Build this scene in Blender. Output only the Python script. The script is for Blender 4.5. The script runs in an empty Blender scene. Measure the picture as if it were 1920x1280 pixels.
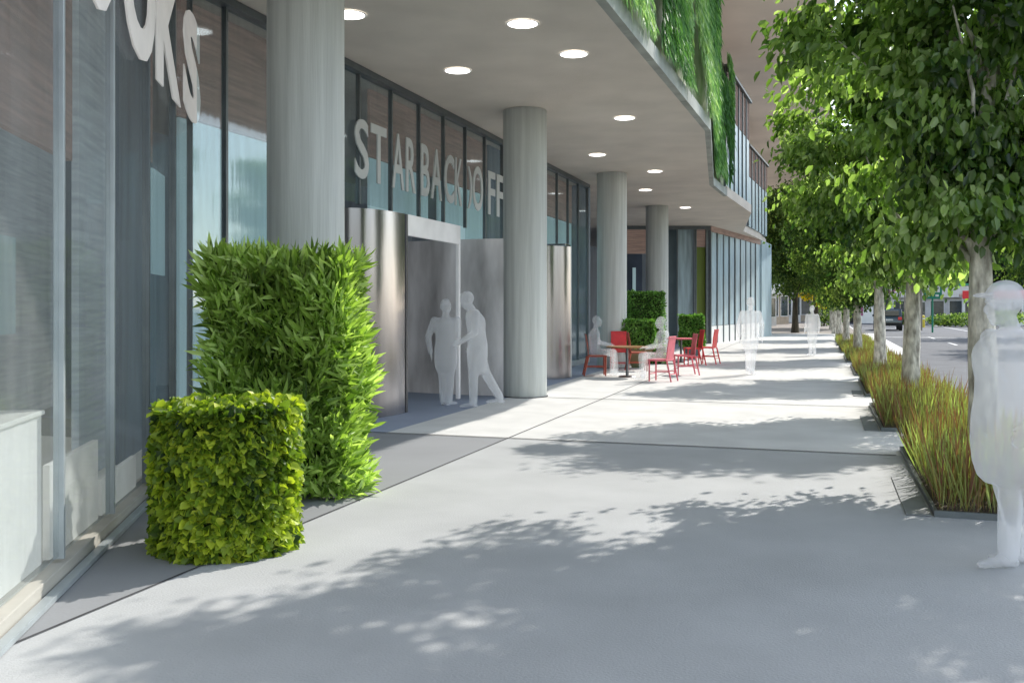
import bpy, bmesh, math, random
import numpy as np
from mathutils import Vector, Matrix
R = math.radians
random.seed(7); RNG = np.random.default_rng(7)
sc = bpy.context.scene
COL = sc.collection

# ------------------------------------------------------------------ survey helpers
EYE = 1.6; FP = 1800.0; VX, VY = 960.0, 575.0
YAW = R(18.0)
FW = Vector((-math.sin(YAW), math.cos(YAW), 0)); RT = Vector((math.cos(YAW), math.sin(YAW), 0))
def atd(px, d, z=0.0):                       # point at a given distance along the view axis
    p = FW*d + RT*((px-VX)/FP*d); return Vector((p.x, p.y, z))
def ground(px, py, z=0.0):                   # point on a horizontal plane
    return atd(px, (z-EYE)*FP/(VY-py), z)

# ------------------------------------------------------------------ materials
def new_mat(name):
    m = bpy.data.materials.new(name); m.use_nodes = True
    nt = m.node_tree; nt.nodes.clear()
    out = nt.nodes.new('ShaderNodeOutputMaterial')
    return m, nt, out
def mat(name, col, rough=.7, var=.12, scale=3.0, metal=0.0, bump=0.0, bscale=None, stretch=(1,1,1), spec=.5,
        col2=None, detail=6, emit=0.0, coat=0.0):
    m, nt, out = new_mat(name)
    N = nt.nodes; L = nt.links
    b = N.new('ShaderNodeBsdfPrincipled'); L.new(b.outputs[0], out.inputs[0])
    b.inputs['Roughness'].default_value = rough; b.inputs['Metallic'].default_value = metal
    b.inputs['Specular IOR Level'].default_value = spec
    b.inputs['Coat Weight'].default_value = coat
    tc = N.new('ShaderNodeTexCoord'); mp = N.new('ShaderNodeMapping'); mp.inputs['Scale'].default_value = stretch
    L.new(tc.outputs['Object'], mp.inputs[0])
    nz = N.new('ShaderNodeTexNoise'); nz.inputs['Scale'].default_value = scale; nz.inputs['Detail'].default_value = detail
    L.new(mp.outputs[0], nz.inputs['Vector'])
    rp = N.new('ShaderNodeValToRGB')
    c2 = col2 if col2 else tuple(c*(1-var*1.6) for c in col)
    c1 = tuple(min(1, c*(1+var*.6)) for c in col)
    rp.color_ramp.elements[0].position = .3; rp.color_ramp.elements[1].position = .7
    rp.color_ramp.elements[0].color = (*c2, 1); rp.color_ramp.elements[1].color = (*c1, 1)
    L.new(nz.outputs['Fac'], rp.inputs[0]); L.new(rp.outputs[0], b.inputs['Base Color'])
    if emit:
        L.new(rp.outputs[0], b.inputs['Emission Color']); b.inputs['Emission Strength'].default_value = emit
    if bump:
        n2 = N.new('ShaderNodeTexNoise'); n2.inputs['Scale'].default_value = bscale or scale*6; n2.inputs['Detail'].default_value = 8
        L.new(mp.outputs[0], n2.inputs['Vector'])
        bp = N.new('ShaderNodeBump'); bp.inputs['Strength'].default_value = bump; bp.inputs['Distance'].default_value = .02
        L.new(n2.outputs['Fac'], bp.inputs['Height']); L.new(bp.outputs[0], b.inputs['Normal'])
    return m
def glass_mat(name, tint, refl=.12, rough=.03, k=.3, body=(.36,.41,.43), bodyf=.12):
    """thin glazing: mostly clear, a faint dusty film, reflection growing at grazing angles"""
    m, nt, out = new_mat(name); N = nt.nodes; L = nt.links
    t = N.new('ShaderNodeBsdfTransparent'); t.inputs[0].default_value = (*tint, 1)
    d = N.new('ShaderNodeBsdfDiffuse'); d.inputs[0].default_value = (*body, 1)
    g = N.new('ShaderNodeBsdfGlossy'); g.inputs['Roughness'].default_value = rough; g.inputs[0].default_value = (.9,.95,1,1)
    fr = N.new('ShaderNodeFresnel'); fr.inputs[0].default_value = 1.5
    ad = N.new('ShaderNodeMath'); ad.operation = 'MULTIPLY_ADD'; ad.inputs[1].default_value = k; ad.inputs[2].default_value = refl
    ad.use_clamp = True
    L.new(fr.outputs[0], ad.inputs[0])
    tc = N.new('ShaderNodeTexCoord'); mp = N.new('ShaderNodeMapping'); mp.inputs['Scale'].default_value = (6,6,.5)
    nz = N.new('ShaderNodeTexNoise'); nz.inputs['Scale'].default_value = 2; nz.inputs['Detail'].default_value = 5
    L.new(tc.outputs['Object'], mp.inputs[0]); L.new(mp.outputs[0], nz.inputs[0])
    mu = N.new('ShaderNodeMath'); mu.operation = 'MULTIPLY'; mu.inputs[1].default_value = bodyf*2
    L.new(nz.outputs['Fac'], mu.inputs[0])
    bp = N.new('ShaderNodeBump'); bp.inputs['Strength'].default_value = .05; bp.inputs['Distance'].default_value = .02
    L.new(nz.outputs['Fac'], bp.inputs['Height']); L.new(bp.outputs[0], g.inputs['Normal'])
    m1 = N.new('ShaderNodeMixShader'); L.new(mu.outputs[0], m1.inputs[0]); L.new(t.outputs[0], m1.inputs[1]); L.new(d.outputs[0], m1.inputs[2])
    m2 = N.new('ShaderNodeMixShader'); L.new(ad.outputs[0], m2.inputs[0]); L.new(m1.outputs[0], m2.inputs[1]); L.new(g.outputs[0], m2.inputs[2])
    L.new(m2.outputs[0], out.inputs[0]); return m
def veil_mat(name, col, alpha):
    """milky translucent white"""
    m, nt, out = new_mat(name); N = nt.nodes; L = nt.links
    t = N.new('ShaderNodeBsdfTransparent')
    d = N.new('ShaderNodeBsdfDiffuse'); d.inputs[0].default_value = (*col, 1)
    tl = N.new('ShaderNodeBsdfTranslucent'); tl.inputs[0].default_value = (*col, 1)
    a = N.new('ShaderNodeMixShader'); a.inputs[0].default_value = .45; L.new(d.outputs[0], a.inputs[1]); L.new(tl.outputs[0], a.inputs[2])
    mx = N.new('ShaderNodeMixShader'); mx.inputs[0].default_value = alpha
    L.new(t.outputs[0], mx.inputs[1]); L.new(a.outputs[0], mx.inputs[2]); L.new(mx.outputs[0], out.inputs[0]); return m
def leaf_mat(name, dark, mid, light, trans=.45, rough=.45, spec=.35):
    m, nt, out = new_mat(name); N = nt.nodes; L = nt.links
    at = N.new('ShaderNodeAttribute'); at.attribute_name = 'tint'
    rp = N.new('ShaderNodeValToRGB'); e = rp.color_ramp.elements
    e[0].position = 0; e[0].color = (*dark,1); e[1].position = 1; e[1].color = (*light,1)
    x = e.new(.5); x.color = (*mid,1)
    L.new(at.outputs['Fac'], rp.inputs[0])
    b = N.new('ShaderNodeBsdfPrincipled'); b.inputs['Roughness'].default_value = rough; b.inputs['Specular IOR Level'].default_value = spec
    tr = N.new('ShaderNodeBsdfTranslucent')
    gm = N.new('ShaderNodeMixRGB'); gm.blend_type = 'MULTIPLY'; gm.inputs[0].default_value = 1; gm.inputs[2].default_value = (1.5,1.7,.7,1)
    L.new(rp.outputs[0], gm.inputs[1]); L.new(gm.outputs[0], tr.inputs[0])
    L.new(rp.outputs[0], b.inputs['Base Color'])
    mx = N.new('ShaderNodeMixShader'); mx.inputs[0].default_value = trans
    L.new(b.outputs[0], mx.inputs[1]); L.new(tr.outputs[0], mx.inputs[2]); L.new(mx.outputs[0], out.inputs[0]); return m
def board_mat(name, col, col2, emit=0):
    """board-marked or grained surface with long horizontal streaks"""
    return mat(name, col, .75, scale=2.5, stretch=(.5,.5,9), col2=col2, bump=.25, bscale=14, detail=9, emit=emit)

M = {}
M['pave'] = mat('light grey paving', (.41,.415,.41), .85, .065, 1.4, bump=.2, bscale=70, detail=12)
M['pave_w'] = mat('pale concrete paving', (.62,.61,.58), .85, .08, 1.6, bump=.2, bscale=60, detail=12)
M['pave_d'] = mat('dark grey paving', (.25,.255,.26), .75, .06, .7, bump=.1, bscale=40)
M['joint'] = mat('paving joint', (.06,.06,.062), .9, .2, 5)
M['drain'] = mat('dull metal cover', (.22,.23,.235), .6, .1, 5, metal=.2)
M['kerb'] = mat('kerb concrete', (.5,.49,.46), .85, .1, 3, bump=.2)
M['asphalt'] = mat('asphalt', (.085,.09,.1), .85, .15, 1.2, bump=.3, bscale=90)
M['paint'] = mat('road paint', (.75,.75,.72), .7, .1, 6)
M['earth'] = mat('dry ground', (.2,.17,.13), .95, .25, .3, bump=.3)
M['soil'] = mat('planting soil', (.07,.05,.035), .95, .3, 6, bump=.6)
M['steel'] = mat('brushed steel', (.36,.35,.37), .2, .35, 1.1, metal=.97, bump=.03, bscale=30, stretch=(1.4,1.4,.12), emit=.0)
M['steel_l'] = mat('satin steel', (.74,.73,.74), .34, .4, 1.0, metal=.6, stretch=(1.4,1.4,.4), emit=.12)  # emission added to brighten the entrance recess; not a light source
M['steel_w'] = mat('bright steel trim', (.8,.79,.8), .4, .08, 2, metal=.3, emit=.12)  # emits a little to whiten the frame, which has no lamp
M['steel_d'] = mat('dark steel', (.16,.16,.17), .35, .2, 4, metal=.9, stretch=(1,1,.2))
M['soffit'] = mat('taupe soffit plaster', (.63,.565,.495), .9, .08, 1.0, bump=.25, bscale=30, detail=10)
M['soffit_far'] = mat('upper soffit boarding', (.66,.56,.49), .9, .1, .35, bump=.1, bscale=20, emit=.16)  # faint glow added to lift the soffit; no lamp behind it
M['conc'] = mat('column concrete', (.57,.585,.56), .78, .13, 2.0, bump=.25, bscale=12, stretch=(5,5,.22), detail=10)
M['conc_lt'] = mat('fascia concrete', (.36,.375,.34), .85, .2, 2, bump=.2)
M['conc_bd'] = board_mat('board-marked concrete', (.42,.46,.48), (.29,.33,.35), .25)  # slight glow of its own, added to brighten the interior
M['brown'] = board_mat('brown timber bulkhead', (.24,.165,.135), (.14,.10,.085), .42)  # added glow stands in for room light on the bulkhead
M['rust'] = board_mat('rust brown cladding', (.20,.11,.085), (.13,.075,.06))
M['slate'] = mat('slate blue wall', (.12,.145,.17), .7, .2, 1.5, bump=.1, emit=.25, stretch=(4,4,.4))  # weak self-glow added to lift the dark walls
M['teal'] = mat('pale teal roller blind', (.36,.50,.53), .7, .08, 1, emit=.38, stretch=(5,5,.4))  # blind glows by itself to imitate a lit interior
M['teal_d'] = mat('deep teal lining', (.09,.13,.15), .6, .15, 2)
M['navy'] = mat('navy lining', (.045,.065,.11), .5, .15, 2)
M['olive'] = mat('olive green panel', (.16,.22,.02), .5, .12, 2, stretch=(6,6,.5))
M['mullion'] = mat('grey aluminium', (.15,.17,.18), .4, .1, 6, metal=.5)
M['mull_lt'] = mat('light aluminium', (.42,.46,.47), .4, .08, 6, metal=.4)
M['floor'] = mat('cream floor', (.72,.71,.64), .5, .05, 1, emit=.15)  # low emission added so the cream surfaces look lit
M['cream'] = mat('cream plinth', (.42,.40,.35), .7, .08, 4)
M['glowing'] = mat('cream display with added glow', (.68,.67,.62), .6, .08, 1.5, emit=.30)  # self-glow added for brightness; the display has no lamp
M['white'] = mat('white paint', (.8,.8,.78), .5, .04, 3)
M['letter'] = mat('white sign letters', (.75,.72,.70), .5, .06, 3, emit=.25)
M['letter_g'] = mat('pale grey sign letters', (.50,.52,.52), .5, .06, 3, emit=.03)
M['glass'] = glass_mat('shopfront glass', (.92,.94,.95), .0, .03, k=.14, body=(.44,.45,.43), bodyf=.09)
M['glass_b'] = glass_mat('street front glass', (.90,.94,.95), .0, .05, k=.13, bodyf=.07)
M['pane_blue'] = mat('pale blue glazing', (.42,.54,.59), .4, .22, 1.4, stretch=(5,5,.5), spec=.4)
M['pane_dk'] = mat('dark glazing', (.04,.055,.06), .15, .3, 2, spec=.8)
M['red'] = mat('red painted chair', (.75,.035,.04), .4, .12, 8, spec=.5)
M['pinkred'] = mat('faded rose red chair', (.74,.15,.19), .45, .1, 8)
M['brownred'] = mat('brown red chair', (.42,.08,.045), .45, .2, 8)
M['tabletop'] = mat('brown table top', (.33,.16,.05), .35, .25, 5, stretch=(1,6,1))
M['bark'] = mat('grey bark', (.66,.62,.53), .95, .35, 13, bump=1.0, bscale=22, stretch=(1,1,.4), col2=(.17,.15,.12))
M['bark_d'] = mat('dark bark', (.09,.075,.055), .95, .4, 6, bump=1.0, bscale=16, stretch=(1,1,.25))
M['core'] = mat('hedge interior', (.035,.065,.012), .95, .4, 9, bump=.6)
M['core_wall'] = mat('planted wall backing', (.17,.22,.11), .95, .4, 2.5, bump=.5, col2=(.46,.43,.35))
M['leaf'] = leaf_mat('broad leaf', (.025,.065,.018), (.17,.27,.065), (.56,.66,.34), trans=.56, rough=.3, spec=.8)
M['leaf_far'] = leaf_mat('small leaf', (.022,.055,.016), (.08,.14,.035), (.34,.42,.14), trans=.52)
M['leaf_dk'] = leaf_mat('dark leaf', (.010,.024,.014), (.022,.045,.022), (.055,.09,.035), trans=.25)
M['leaf_hedge'] = leaf_mat('bright lance leaf', (.07,.13,.02), (.30,.43,.085), (.64,.76,.30), trans=.4)
M['leaf_ivy'] = leaf_mat('yellow green ivy leaf', (.022,.05,.008), (.17,.26,.025), (.50,.56,.05), trans=.35)
M['leaf_box'] = leaf_mat('box leaf', (.04,.10,.02), (.12,.27,.05), (.27,.46,.12), trans=.35)
M['leaf_wall'] = leaf_mat('hanging green strand', (.05,.13,.05), (.15,.31,.13), (.42,.55,.34), trans=.35, spec=.1)
M['leaf_autumn'] = leaf_mat('yellow leaf', (.25,.16,.01), (.6,.42,.02), (.8,.6,.03))
M['grass'] = leaf_mat('ornamental grass', (.20,.08,.06), (.24,.25,.08), (.40,.48,.18), trans=.35, rough=.6)
M['flower'] = leaf_mat('violet petal', (.35,.1,.35), (.5,.2,.5), (.7,.45,.7))
M['ghost'] = veil_mat('milky translucent white', (.86,.87,.89), .40)
M['ghost_thin'] = veil_mat('thin translucent white', (.86,.88,.9), .22)
M['ghost_thick'] = veil_mat('dense milky white', (.88,.88,.9), .62)
M['ghost_near'] = veil_mat('pale translucent white', (.88,.88,.9), .37)
M['frost'] = veil_mat('frosted panel', (.62,.72,.66), .45)
M['frost_g'] = veil_mat('grey frosted panel', (.45,.48,.48), .6)
M['car'] = mat('dark teal car paint', (.02,.045,.055), .25, .1, 3, coat=.6)
M['rubber'] = mat('tyre rubber', (.02,.02,.02), .8, .2, 8)
M['chrome'] = mat('wheel metal', (.5,.5,.5), .3, .1, 8, metal=1)
M['tail'] = mat('red lamp lens', (.5,.02,.02), .3, .1, 5, emit=.3)
M['hw_green'] = mat('road sign green', (.0,.22,.13), .45, .06, 3)
M['magenta'] = mat('plum sign board', (.33,.06,.19), .5, .1, 3)
M['shop_w'] = mat('off white render', (.62,.6,.57), .85, .1, 2, bump=.1)
M['shop_b'] = mat('sandy render', (.45,.37,.28), .85, .15, 2, bump=.1)
M['shop_roof'] = mat('pale roof', (.55,.42,.36), .8, .15, 2)
M['shop_green'] = mat('green roof edge', (.05,.25,.17), .6, .1, 2)
M['yellow'] = mat('yellow painted post', (.7,.55,.05), .5, .1, 4)
M['pole'] = mat('weathered pole', (.28,.25,.21), .8, .2, 5)
M['lamp'] = mat('lit downlight lens', (1,.98,.94), .5, .02, 2, emit=5)

# ------------------------------------------------------------------ object helpers
def tag(o, label=None, cat=None, group=None, kind=None):
    if label: o['label'] = label
    if cat: o['category'] = cat
    if group: o['group'] = group
    if kind: o['kind'] = kind
    return o
def empty(name, loc=(0,0,0), rz=0.0, label=None, cat=None, group=None):
    o = bpy.data.objects.new(name, None); COL.objects.link(o); o.empty_display_size = .2
    o.location = loc; o.rotation_euler = (0,0,rz); return tag(o, label, cat, group)
def link(name, me, m, parent=None, smooth=False):
    o = bpy.data.objects.new(name, me); COL.objects.link(o)
    if m is not None:
        me.materials.clear(); me.materials.append(m)
    if parent: o.parent = parent
    if smooth: me.polygons.foreach_set('use_smooth', [True]*len(me.polygons))
    return o
def copy_tree(o, parent=None):
    c = o.copy(); COL.objects.link(c)
    if parent: c.parent = parent
    for ch in list(o.children): copy_tree(ch, c)
    return c
class MB:
    """collects shapes, then becomes one mesh object"""
    def __init__(s): s.bm = bmesh.new()
    def box(s, a, b, bevel=0.0, mtx=None):
        lo = [min(a[i], b[i]) for i in range(3)]; hi = [max(a[i], b[i]) for i in range(3)]
        t = bmesh.new(); bmesh.ops.create_cube(t, size=1)
        for v in t.verts: v.co = Vector([(lo[i]+hi[i])/2 + v.co[i]*(hi[i]-lo[i]) for i in range(3)])
        if bevel: bmesh.ops.bevel(t, geom=t.edges[:], offset=bevel, segments=2, affect='EDGES', profile=.6)
        if mtx: bmesh.ops.transform(t, matrix=mtx, verts=t.verts)
        s._join(t); return s
    def wallbox(s, p, q, z0, z1, th, off=0.0, bevel=0.0):
        """box along the ground line p-q, thickness th, shifted off to the right-hand side"""
        p = Vector((p[0],p[1],0)); q = Vector((q[0],q[1],0)); d = q-p; L = d.length; a = math.atan2(d.y, d.x)
        mt = Matrix.Translation(p) @ Matrix.Rotation(a, 4, 'Z')
        return s.box((0, -off-th/2, z0), (L, -off+th/2, z1), bevel, mt)
    def tube(s, pts, rads, n=10, cap=True):
        pts = [Vector(p) for p in pts]; rings = []
        up = Vector((0,0,1))
        for i, p in enumerate(pts):
            d = (pts[min(i+1,len(pts)-1)] - pts[max(i-1,0)]).normalized()
            x = d.cross(up if abs(d.z) < .9 else Vector((1,0,0))).normalized(); y = d.cross(x)
            rr = rads[i] if hasattr(rads, '__len__') else rads
            rings.append([s.bm.verts.new(p + x*math.cos(2*math.pi*k/n)*rr + y*math.sin(2*math.pi*k/n)*rr) for k in range(n)])
        for a, b in zip(rings, rings[1:]):
            for k in range(n): s.bm.faces.new((a[k], a[(k+1)%n], b[(k+1)%n], b[k]))
        if cap: s.bm.faces.new(rings[0][::-1]); s.bm.faces.new(rings[-1])
        return s
    def quad(s, *ps):
        s.bm.faces.new([s.bm.verts.new(Vector(p)) for p in ps]); return s
    def prism(s, prof, z0, z1):
        b = [s.bm.verts.new((x,y,z0)) for x,y in prof]; t = [s.bm.verts.new((x,y,z1)) for x,y in prof]
        n = len(prof)
        for k in range(n): s.bm.faces.new((b[k], b[(k+1)%n], t[(k+1)%n], t[k]))
        s.bm.faces.new(b[::-1]); s.bm.faces.new(t); return s
    def extr(s, prof, y0, y1):               # profile in xz, extruded along y
        b = [s.bm.verts.new((x,y0,z)) for x,z in prof]; t = [s.bm.verts.new((x,y1,z)) for x,z in prof]
        n = len(prof)
        for k in range(n): s.bm.faces.new((b[k], b[(k+1)%n], t[(k+1)%n], t[k]))
        s.bm.faces.new(b[::-1]); s.bm.faces.new(t); return s
    def ball(s, c, r, sx=1, sy=1, sz=1, rot=None, seg=16):
        t = bmesh.new(); bmesh.ops.create_uvsphere(t, u_segments=seg, v_segments=seg//2+2, radius=r)
        mt = Matrix.Translation(Vector(c)) @ (rot or Matrix.Identity(4)) @ Matrix.Diagonal((sx,sy,sz,1))
        bmesh.ops.transform(t, matrix=mt, verts=t.verts); s._join(t); return s
    def _join(s, t):
        me = bpy.data.meshes.new('tmp'); t.to_mesh(me); t.free(); s.bm.from_mesh(me); bpy.data.meshes.remove(me)
    def build(s, name, m, parent=None, smooth=False):
        bmesh.ops.recalc_face_normals(s.bm, faces=s.bm.faces[:])
        me = bpy.data.meshes.new(name); s.bm.to_mesh(me); s.bm.free()
        o = link(name, me, m, parent, smooth)
        if smooth:
            try: me.set_sharp_from_angle(angle=R(40))
            except Exception: pass
        return o
def structure(o, kind='structure'): o['kind'] = kind; return o

# ------------------------------------------------------------------ leaf meshes
def leaf_mesh(name, P, A, Nn, S, W, tint, m, parent=None, fold=.18, six=True):
    """P positions, A leaf axes, Nn normals, S lengths, W width ratio, tint 0..1"""
    n = len(P)
    A = A/np.linalg.norm(A, axis=1, keepdims=True)
    B = np.cross(A, Nn); B /= (np.linalg.norm(B, axis=1, keepdims=True)+1e-9); C = np.cross(B, A)
    S = S[:,None]; w = S*W
    if six:
        tpl = [(0,0,0),(.28,.42,fold),(.68,.36,fold*.9),(1,0,-.12),(.68,-.36,fold*.9),(.28,-.42,fold)]
        faces = [(0,3,2,1),(0,5,4,3)]
    else:
        tpl = [(0,0,0),(.45,.5,fold),(1,0,-.1),(.45,-.5,fold)]; faces = [(0,2,1),(0,3,2)]
    k = len(tpl); V = np.empty((n,k,3))
    for i,(a,b,c) in enumerate(tpl): V[:,i] = P + A*S*a + B*w*b + C*w*c
    f = np.array(faces); fl = f.shape[1]
    idx = (f[None] + (np.arange(n)*k)[:,None,None]).reshape(-1)
    me = bpy.data.meshes.new(name)
    me.vertices.add(n*k); me.vertices.foreach_set('co', V.reshape(-1))
    me.loops.add(len(idx)); me.loops.foreach_set('vertex_index', idx)
    nf = n*len(faces); me.polygons.add(nf)
    me.polygons.foreach_set('loop_start', np.arange(nf)*fl)
    me.update(calc_edges=True)
    at = me.attributes.new('tint', 'FLOAT', 'POINT')
    at.data.foreach_set('value', np.repeat(np.clip(tint,0,1), k).astype(np.float32))
    return link(name, me, m, parent)
def unit(n):
    v = RNG.normal(size=(n,3)); return v/np.linalg.norm(v, axis=1, keepdims=True)

# ================================================================== SETTING: ground, road, paving
def sheet(name, pts, z, m):
    mb = MB(); mb.quad(*[(p[0],p[1],z) for p in pts]); return structure(mb.build(name, m))
sheet('ground', [(-900,-900),(900,-900),(900,900),(-900,900)], -.20, M['earth'])
sheet('road', [(2.06,-30),(60,-30),(60,160),(2.06,160)], -.12, M['asphalt'])
JY = 11.1; JX = -3.66
def psheet(name, x0, y0, x1, y1, m):
    mb = MB(); mb.box((x0,y0,-.19),(x1,y1,0)); return structure(mb.build(name, m))
psheet('pavement', JX, -12, 1.92, JY, M['pave'])
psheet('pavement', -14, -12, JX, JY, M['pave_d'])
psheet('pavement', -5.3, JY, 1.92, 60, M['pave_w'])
psheet('pavement', -14, JY, -5.3, 60, mat('arcade paving with painted shade', (.27,.31,.39), .7, .06, .8))  # blue-grey tone paints the canopy's shade onto the arcade floor
psheet('pavement', -30, 60, 1.92, 150, mat('sandy far paving', (.27,.235,.2), .9, .15, .4))
mb = MB(); mb.box((1.92,-12,-.19),(2.07,150,.012), .012); structure(mb.build('kerb', M['kerb']))
mb = MB(); mb.quad((2.1,37,-.112),(3.1,37,-.112),(3.1,66,-.112),(2.1,66,-.112)); structure(mb.build('gutter_strip', M['pave_w']))
mb = MB()
for y0 in range(20, 150, 9):
    mb.quad((5.6,y0,-.115),(5.72,y0,-.115),(5.72,y0+3,-.115),(5.6,y0+3,-.115))
mb.quad((9.6,-10,-.115),(9.72,-10,-.115),(9.72,150,-.115),(9.6,150,-.115))
mb.quad((3.3,58,-.115),(9.5,58,-.115),(9.5,58.4,-.115),(3.3,58.4,-.115))
structure(mb.build('road_marking', M['paint']))
mb = MB()
mb.quad((JX-.010,-12,.004),(JX+.010,-12,.004),(JX+.010,60,.004),(JX-.010,60,.004))
for k, y in enumerate((11.1, 16.3, 21.5, 26.7, 31.9, 37.1, 42.3)):
    mb.quad((-6.4,y-.02,.0075),(.74,y-.02,.0075),(.74,y+.02,.0075),(-6.4,y+.02,.0075))
structure(mb.build('paving_joint', M['joint']))

# planter beds of red-green grass between the trees
def grass_blades(x0,x1,y0,y1,n,h):
    P = np.stack([RNG.uniform(x0,x1,n), RNG.uniform(y0,y1,n), np.full(n,.03)],1)
    A = np.stack([RNG.normal(0,.20,n), RNG.normal(0,.20,n), np.ones(n)],1)
    a = RNG.uniform(0,2*np.pi,n); Nn = np.stack([np.cos(a),np.sin(a),np.zeros(n)],1)
    S = RNG.uniform(.5,1.15,n)*h
    patch = .5+.35*np.sin(P[:,0]*5+P[:,1]*2.3)+.0*P[:,1]
    T = np.clip(RNG.normal(.50,.29,n)*(.7+.55*patch),0,1)
    tall = RNG.random(n)<.10; S[tall]*=1.22; T[tall]=RNG.uniform(0,.15,tall.sum())
    return P,A,Nn,S,T
beds = [(7.95,11.5,.80), (13.2,16.6,.70), (18.2,22.0,.70), (23.6,27.5,.68), (29.2,33.5,.62), (35,40,.55), (41.5,48,.5)]
bedlab = ['nearest tall red and green grass planter by the standing person on the right',
          'second grass planter from the viewer, beside a small dark metal strip',
          'third grass planter from the viewer, along the pavement edge',
          'fourth grass planter from the viewer, along the pavement edge',
          'fifth grass planter from the viewer, low green growth',
          'sixth grass planter from the viewer, far along the pavement edge',
          'farthest grass planter, level with the distant pedestrian']
for i,(y0,y1,x0) in enumerate(beds):
    t = empty('planter_bed', ((x0+1.9)/2, y0, 0), 0, bedlab[i], 'planter', 'grass planters along the kerb')
    ox, oy = (x0+1.9)/2, y0
    mb = MB(); mb.box((x0+.03-ox,.03,.0),(1.87-ox,y1-y0-.03,.03)); mb.build('soil', M['soil'], t)
    mb = MB(); 
    mb.box((x0-ox,0,.0),(x0+.025-ox,y1-y0,.05)); mb.box((1.875-ox,0,.0),(1.9-ox,y1-y0,.05))
    mb.box((x0+.026-ox,0,.0),(1.874-ox,.025,.05)); mb.box((x0+.026-ox,y1-y0-.025,.0),(1.874-ox,y1-y0,.05))
    mb.build('edging', M['mullion'], t)
    n = int((y1-y0)*(1.9-x0)*(720 if i==0 else 640 if i<3 else 480))
    P,A,Nn,S,T = grass_blades(x0+.04-ox,1.86-ox,.04,y1-y0-.04,n,[.52,.49,.45,.42,.36,.34,.34][i])
    if i>=4: T = np.clip(T+.1,0,1)
    g = leaf_mesh('grass', P,A,Nn,S, (.032 if i<3 else .045), T, M['grass'], t, six=True); g['kind']='stuff'
    # strip of dark metal beside the bed's near corner
    s = MB(); s.box((x0-.20,y0,.004),(x0-.02,y0+1.7 if i<2 else y0+1.2,.012))
    if i<3: tag(s.build('drain_cover', M['drain']), ['long flat dark metal strip beside the nearest grass planter','flat dark metal strip beside the second grass planter','flat dark metal strip beside the third grass planter'][i], 'drain cover', 'metal strips beside the planters')
fl = empty('flower', (1.62,11.2,0), 0, 'violet flower spike among the red grass blades', 'flower')
mb = MB(); mb.tube([(0,0,0),(.01,0,.62)], .006, 5); mb.build('stem', M['core'], fl)
q = MB(); q.tube([(.01,0,.50),(.01,0,.56),(.012,0,.64),(.015,0,.70)], [.012,.035,.03,.008], 9)
for k in range(40):
    a=k*2.4; z=.5+.19*k/40; r=.03; q.tube([(.01,0,z),(.01+math.cos(a)*r*1.6,math.sin(a)*r*1.6,z+.02)],[.012,.004],5)
q.build('petals', mat('violet petals',(.5,.2,.5),.6,.2,20), fl)

# ================================================================== BUILDING
CE = 5.11                                     # lower soffit level
TOP = 9.2
bld = empty('building', (-6.5,8.8,0), 0, 'long arcaded street building with grey concrete columns, taupe soffit and glazed shopfronts', 'building')
bo = Vector((-6.5,8.8,0))
def bpart(mb, name, m, parent=None, smooth=False, label=None):
    """mesh given in world coordinates, parented to the building (or to one of its parts)"""
    o = mb.build(name, m, None, smooth)
    o.data.transform(Matrix.Translation(-bo)); o.parent = parent or bld
    if label: o['label'] = label
    return o
edge = [(-2.45,-14),(-2.4,2),(-2.45,10.7),(-2.22,19.4),(-3.10,28.1),(-3.0,31.0),(-2.67,36.9),(-3.64,45.6),(-3.25,51.2),(-3.2,56)]
mb = MB(); mb.prism(edge+[(-16,56),(-16,-14)], CE, CE+.2); bpart(mb, 'soffit', M['soffit'])
# upper roof with its own soffit far above
mb = MB(); mb.box((-16,-14,10.9),(.3,80,11.2)); bpart(mb, 'upper_roof', M['soffit_far'])
mb = MB(); mb.box((-5.6,-14,CE+.2),(-5.3,80,10.9)); bpart(mb, 'upper_wall', M['soffit_far'])
# fascia edge strip in precast pieces
def off_line(p, q, o):
    d = Vector((q[0]-p[0], q[1]-p[1])); d.normalize(); n = Vector((d.y,-d.x)); return n*o
def seg_parts(p, q, z0, z1, th, n, name, m, gap=.02, o=0.0, label=None):
    P = Vector(p); Q = Vector(q)
    for k in range(n):
        a = P.lerp(Q, k/n + (gap/ (Q-P).length)/2); b = P.lerp(Q, (k+1)/n - (gap/(Q-P).length)/2)
        mb = MB(); mb.wallbox(a, b, z0, z1, th, o, .006); bpart(mb, name, m)
seg_parts(edge[1], edge[2], CE-.01, CE+.22, .12, 6, 'fascia_panel', M['conc_lt'], o=.02)
seg_parts(edge[2], edge[3], CE-.01, CE+.22, .12, 6, 'fascia_panel', M['conc_lt'], o=.02)
seg_parts(edge[3], edge[4], CE-.01, CE+.22, .12, 4, 'fascia_panel', M['conc_lt'], o=.02)
seg_parts(edge[4], edge[5], CE-.01, CE+.22, .12, 1, 'fascia_panel', M['conc_lt'], o=.02)
for a, b in ((5,6),(6,7),(7,8),(8,9)):
    mb = MB(); mb.wallbox(edge[a], edge[b], CE-.01, CE+.30, .14, .02); bpart(mb, 'fascia_panel', M['soffit'])
# backing wall above fascia
for a,b in ((0,1),(1,2),(2,3),(3,4),(4,5)):
    mb = MB(); mb.wallbox(edge[a], edge[b], CE+.2, TOP, .08, -.06); bpart(mb, 'green_wall_backing', M['core_wall'])
mb = MB(); mb.prism([edge[i] for i in range(6)]+[edge[6],(-5.3,36.9),(-5.3,-14)], TOP, TOP+.06); bpart(mb, 'roof_deck', M['soffit'])
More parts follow.
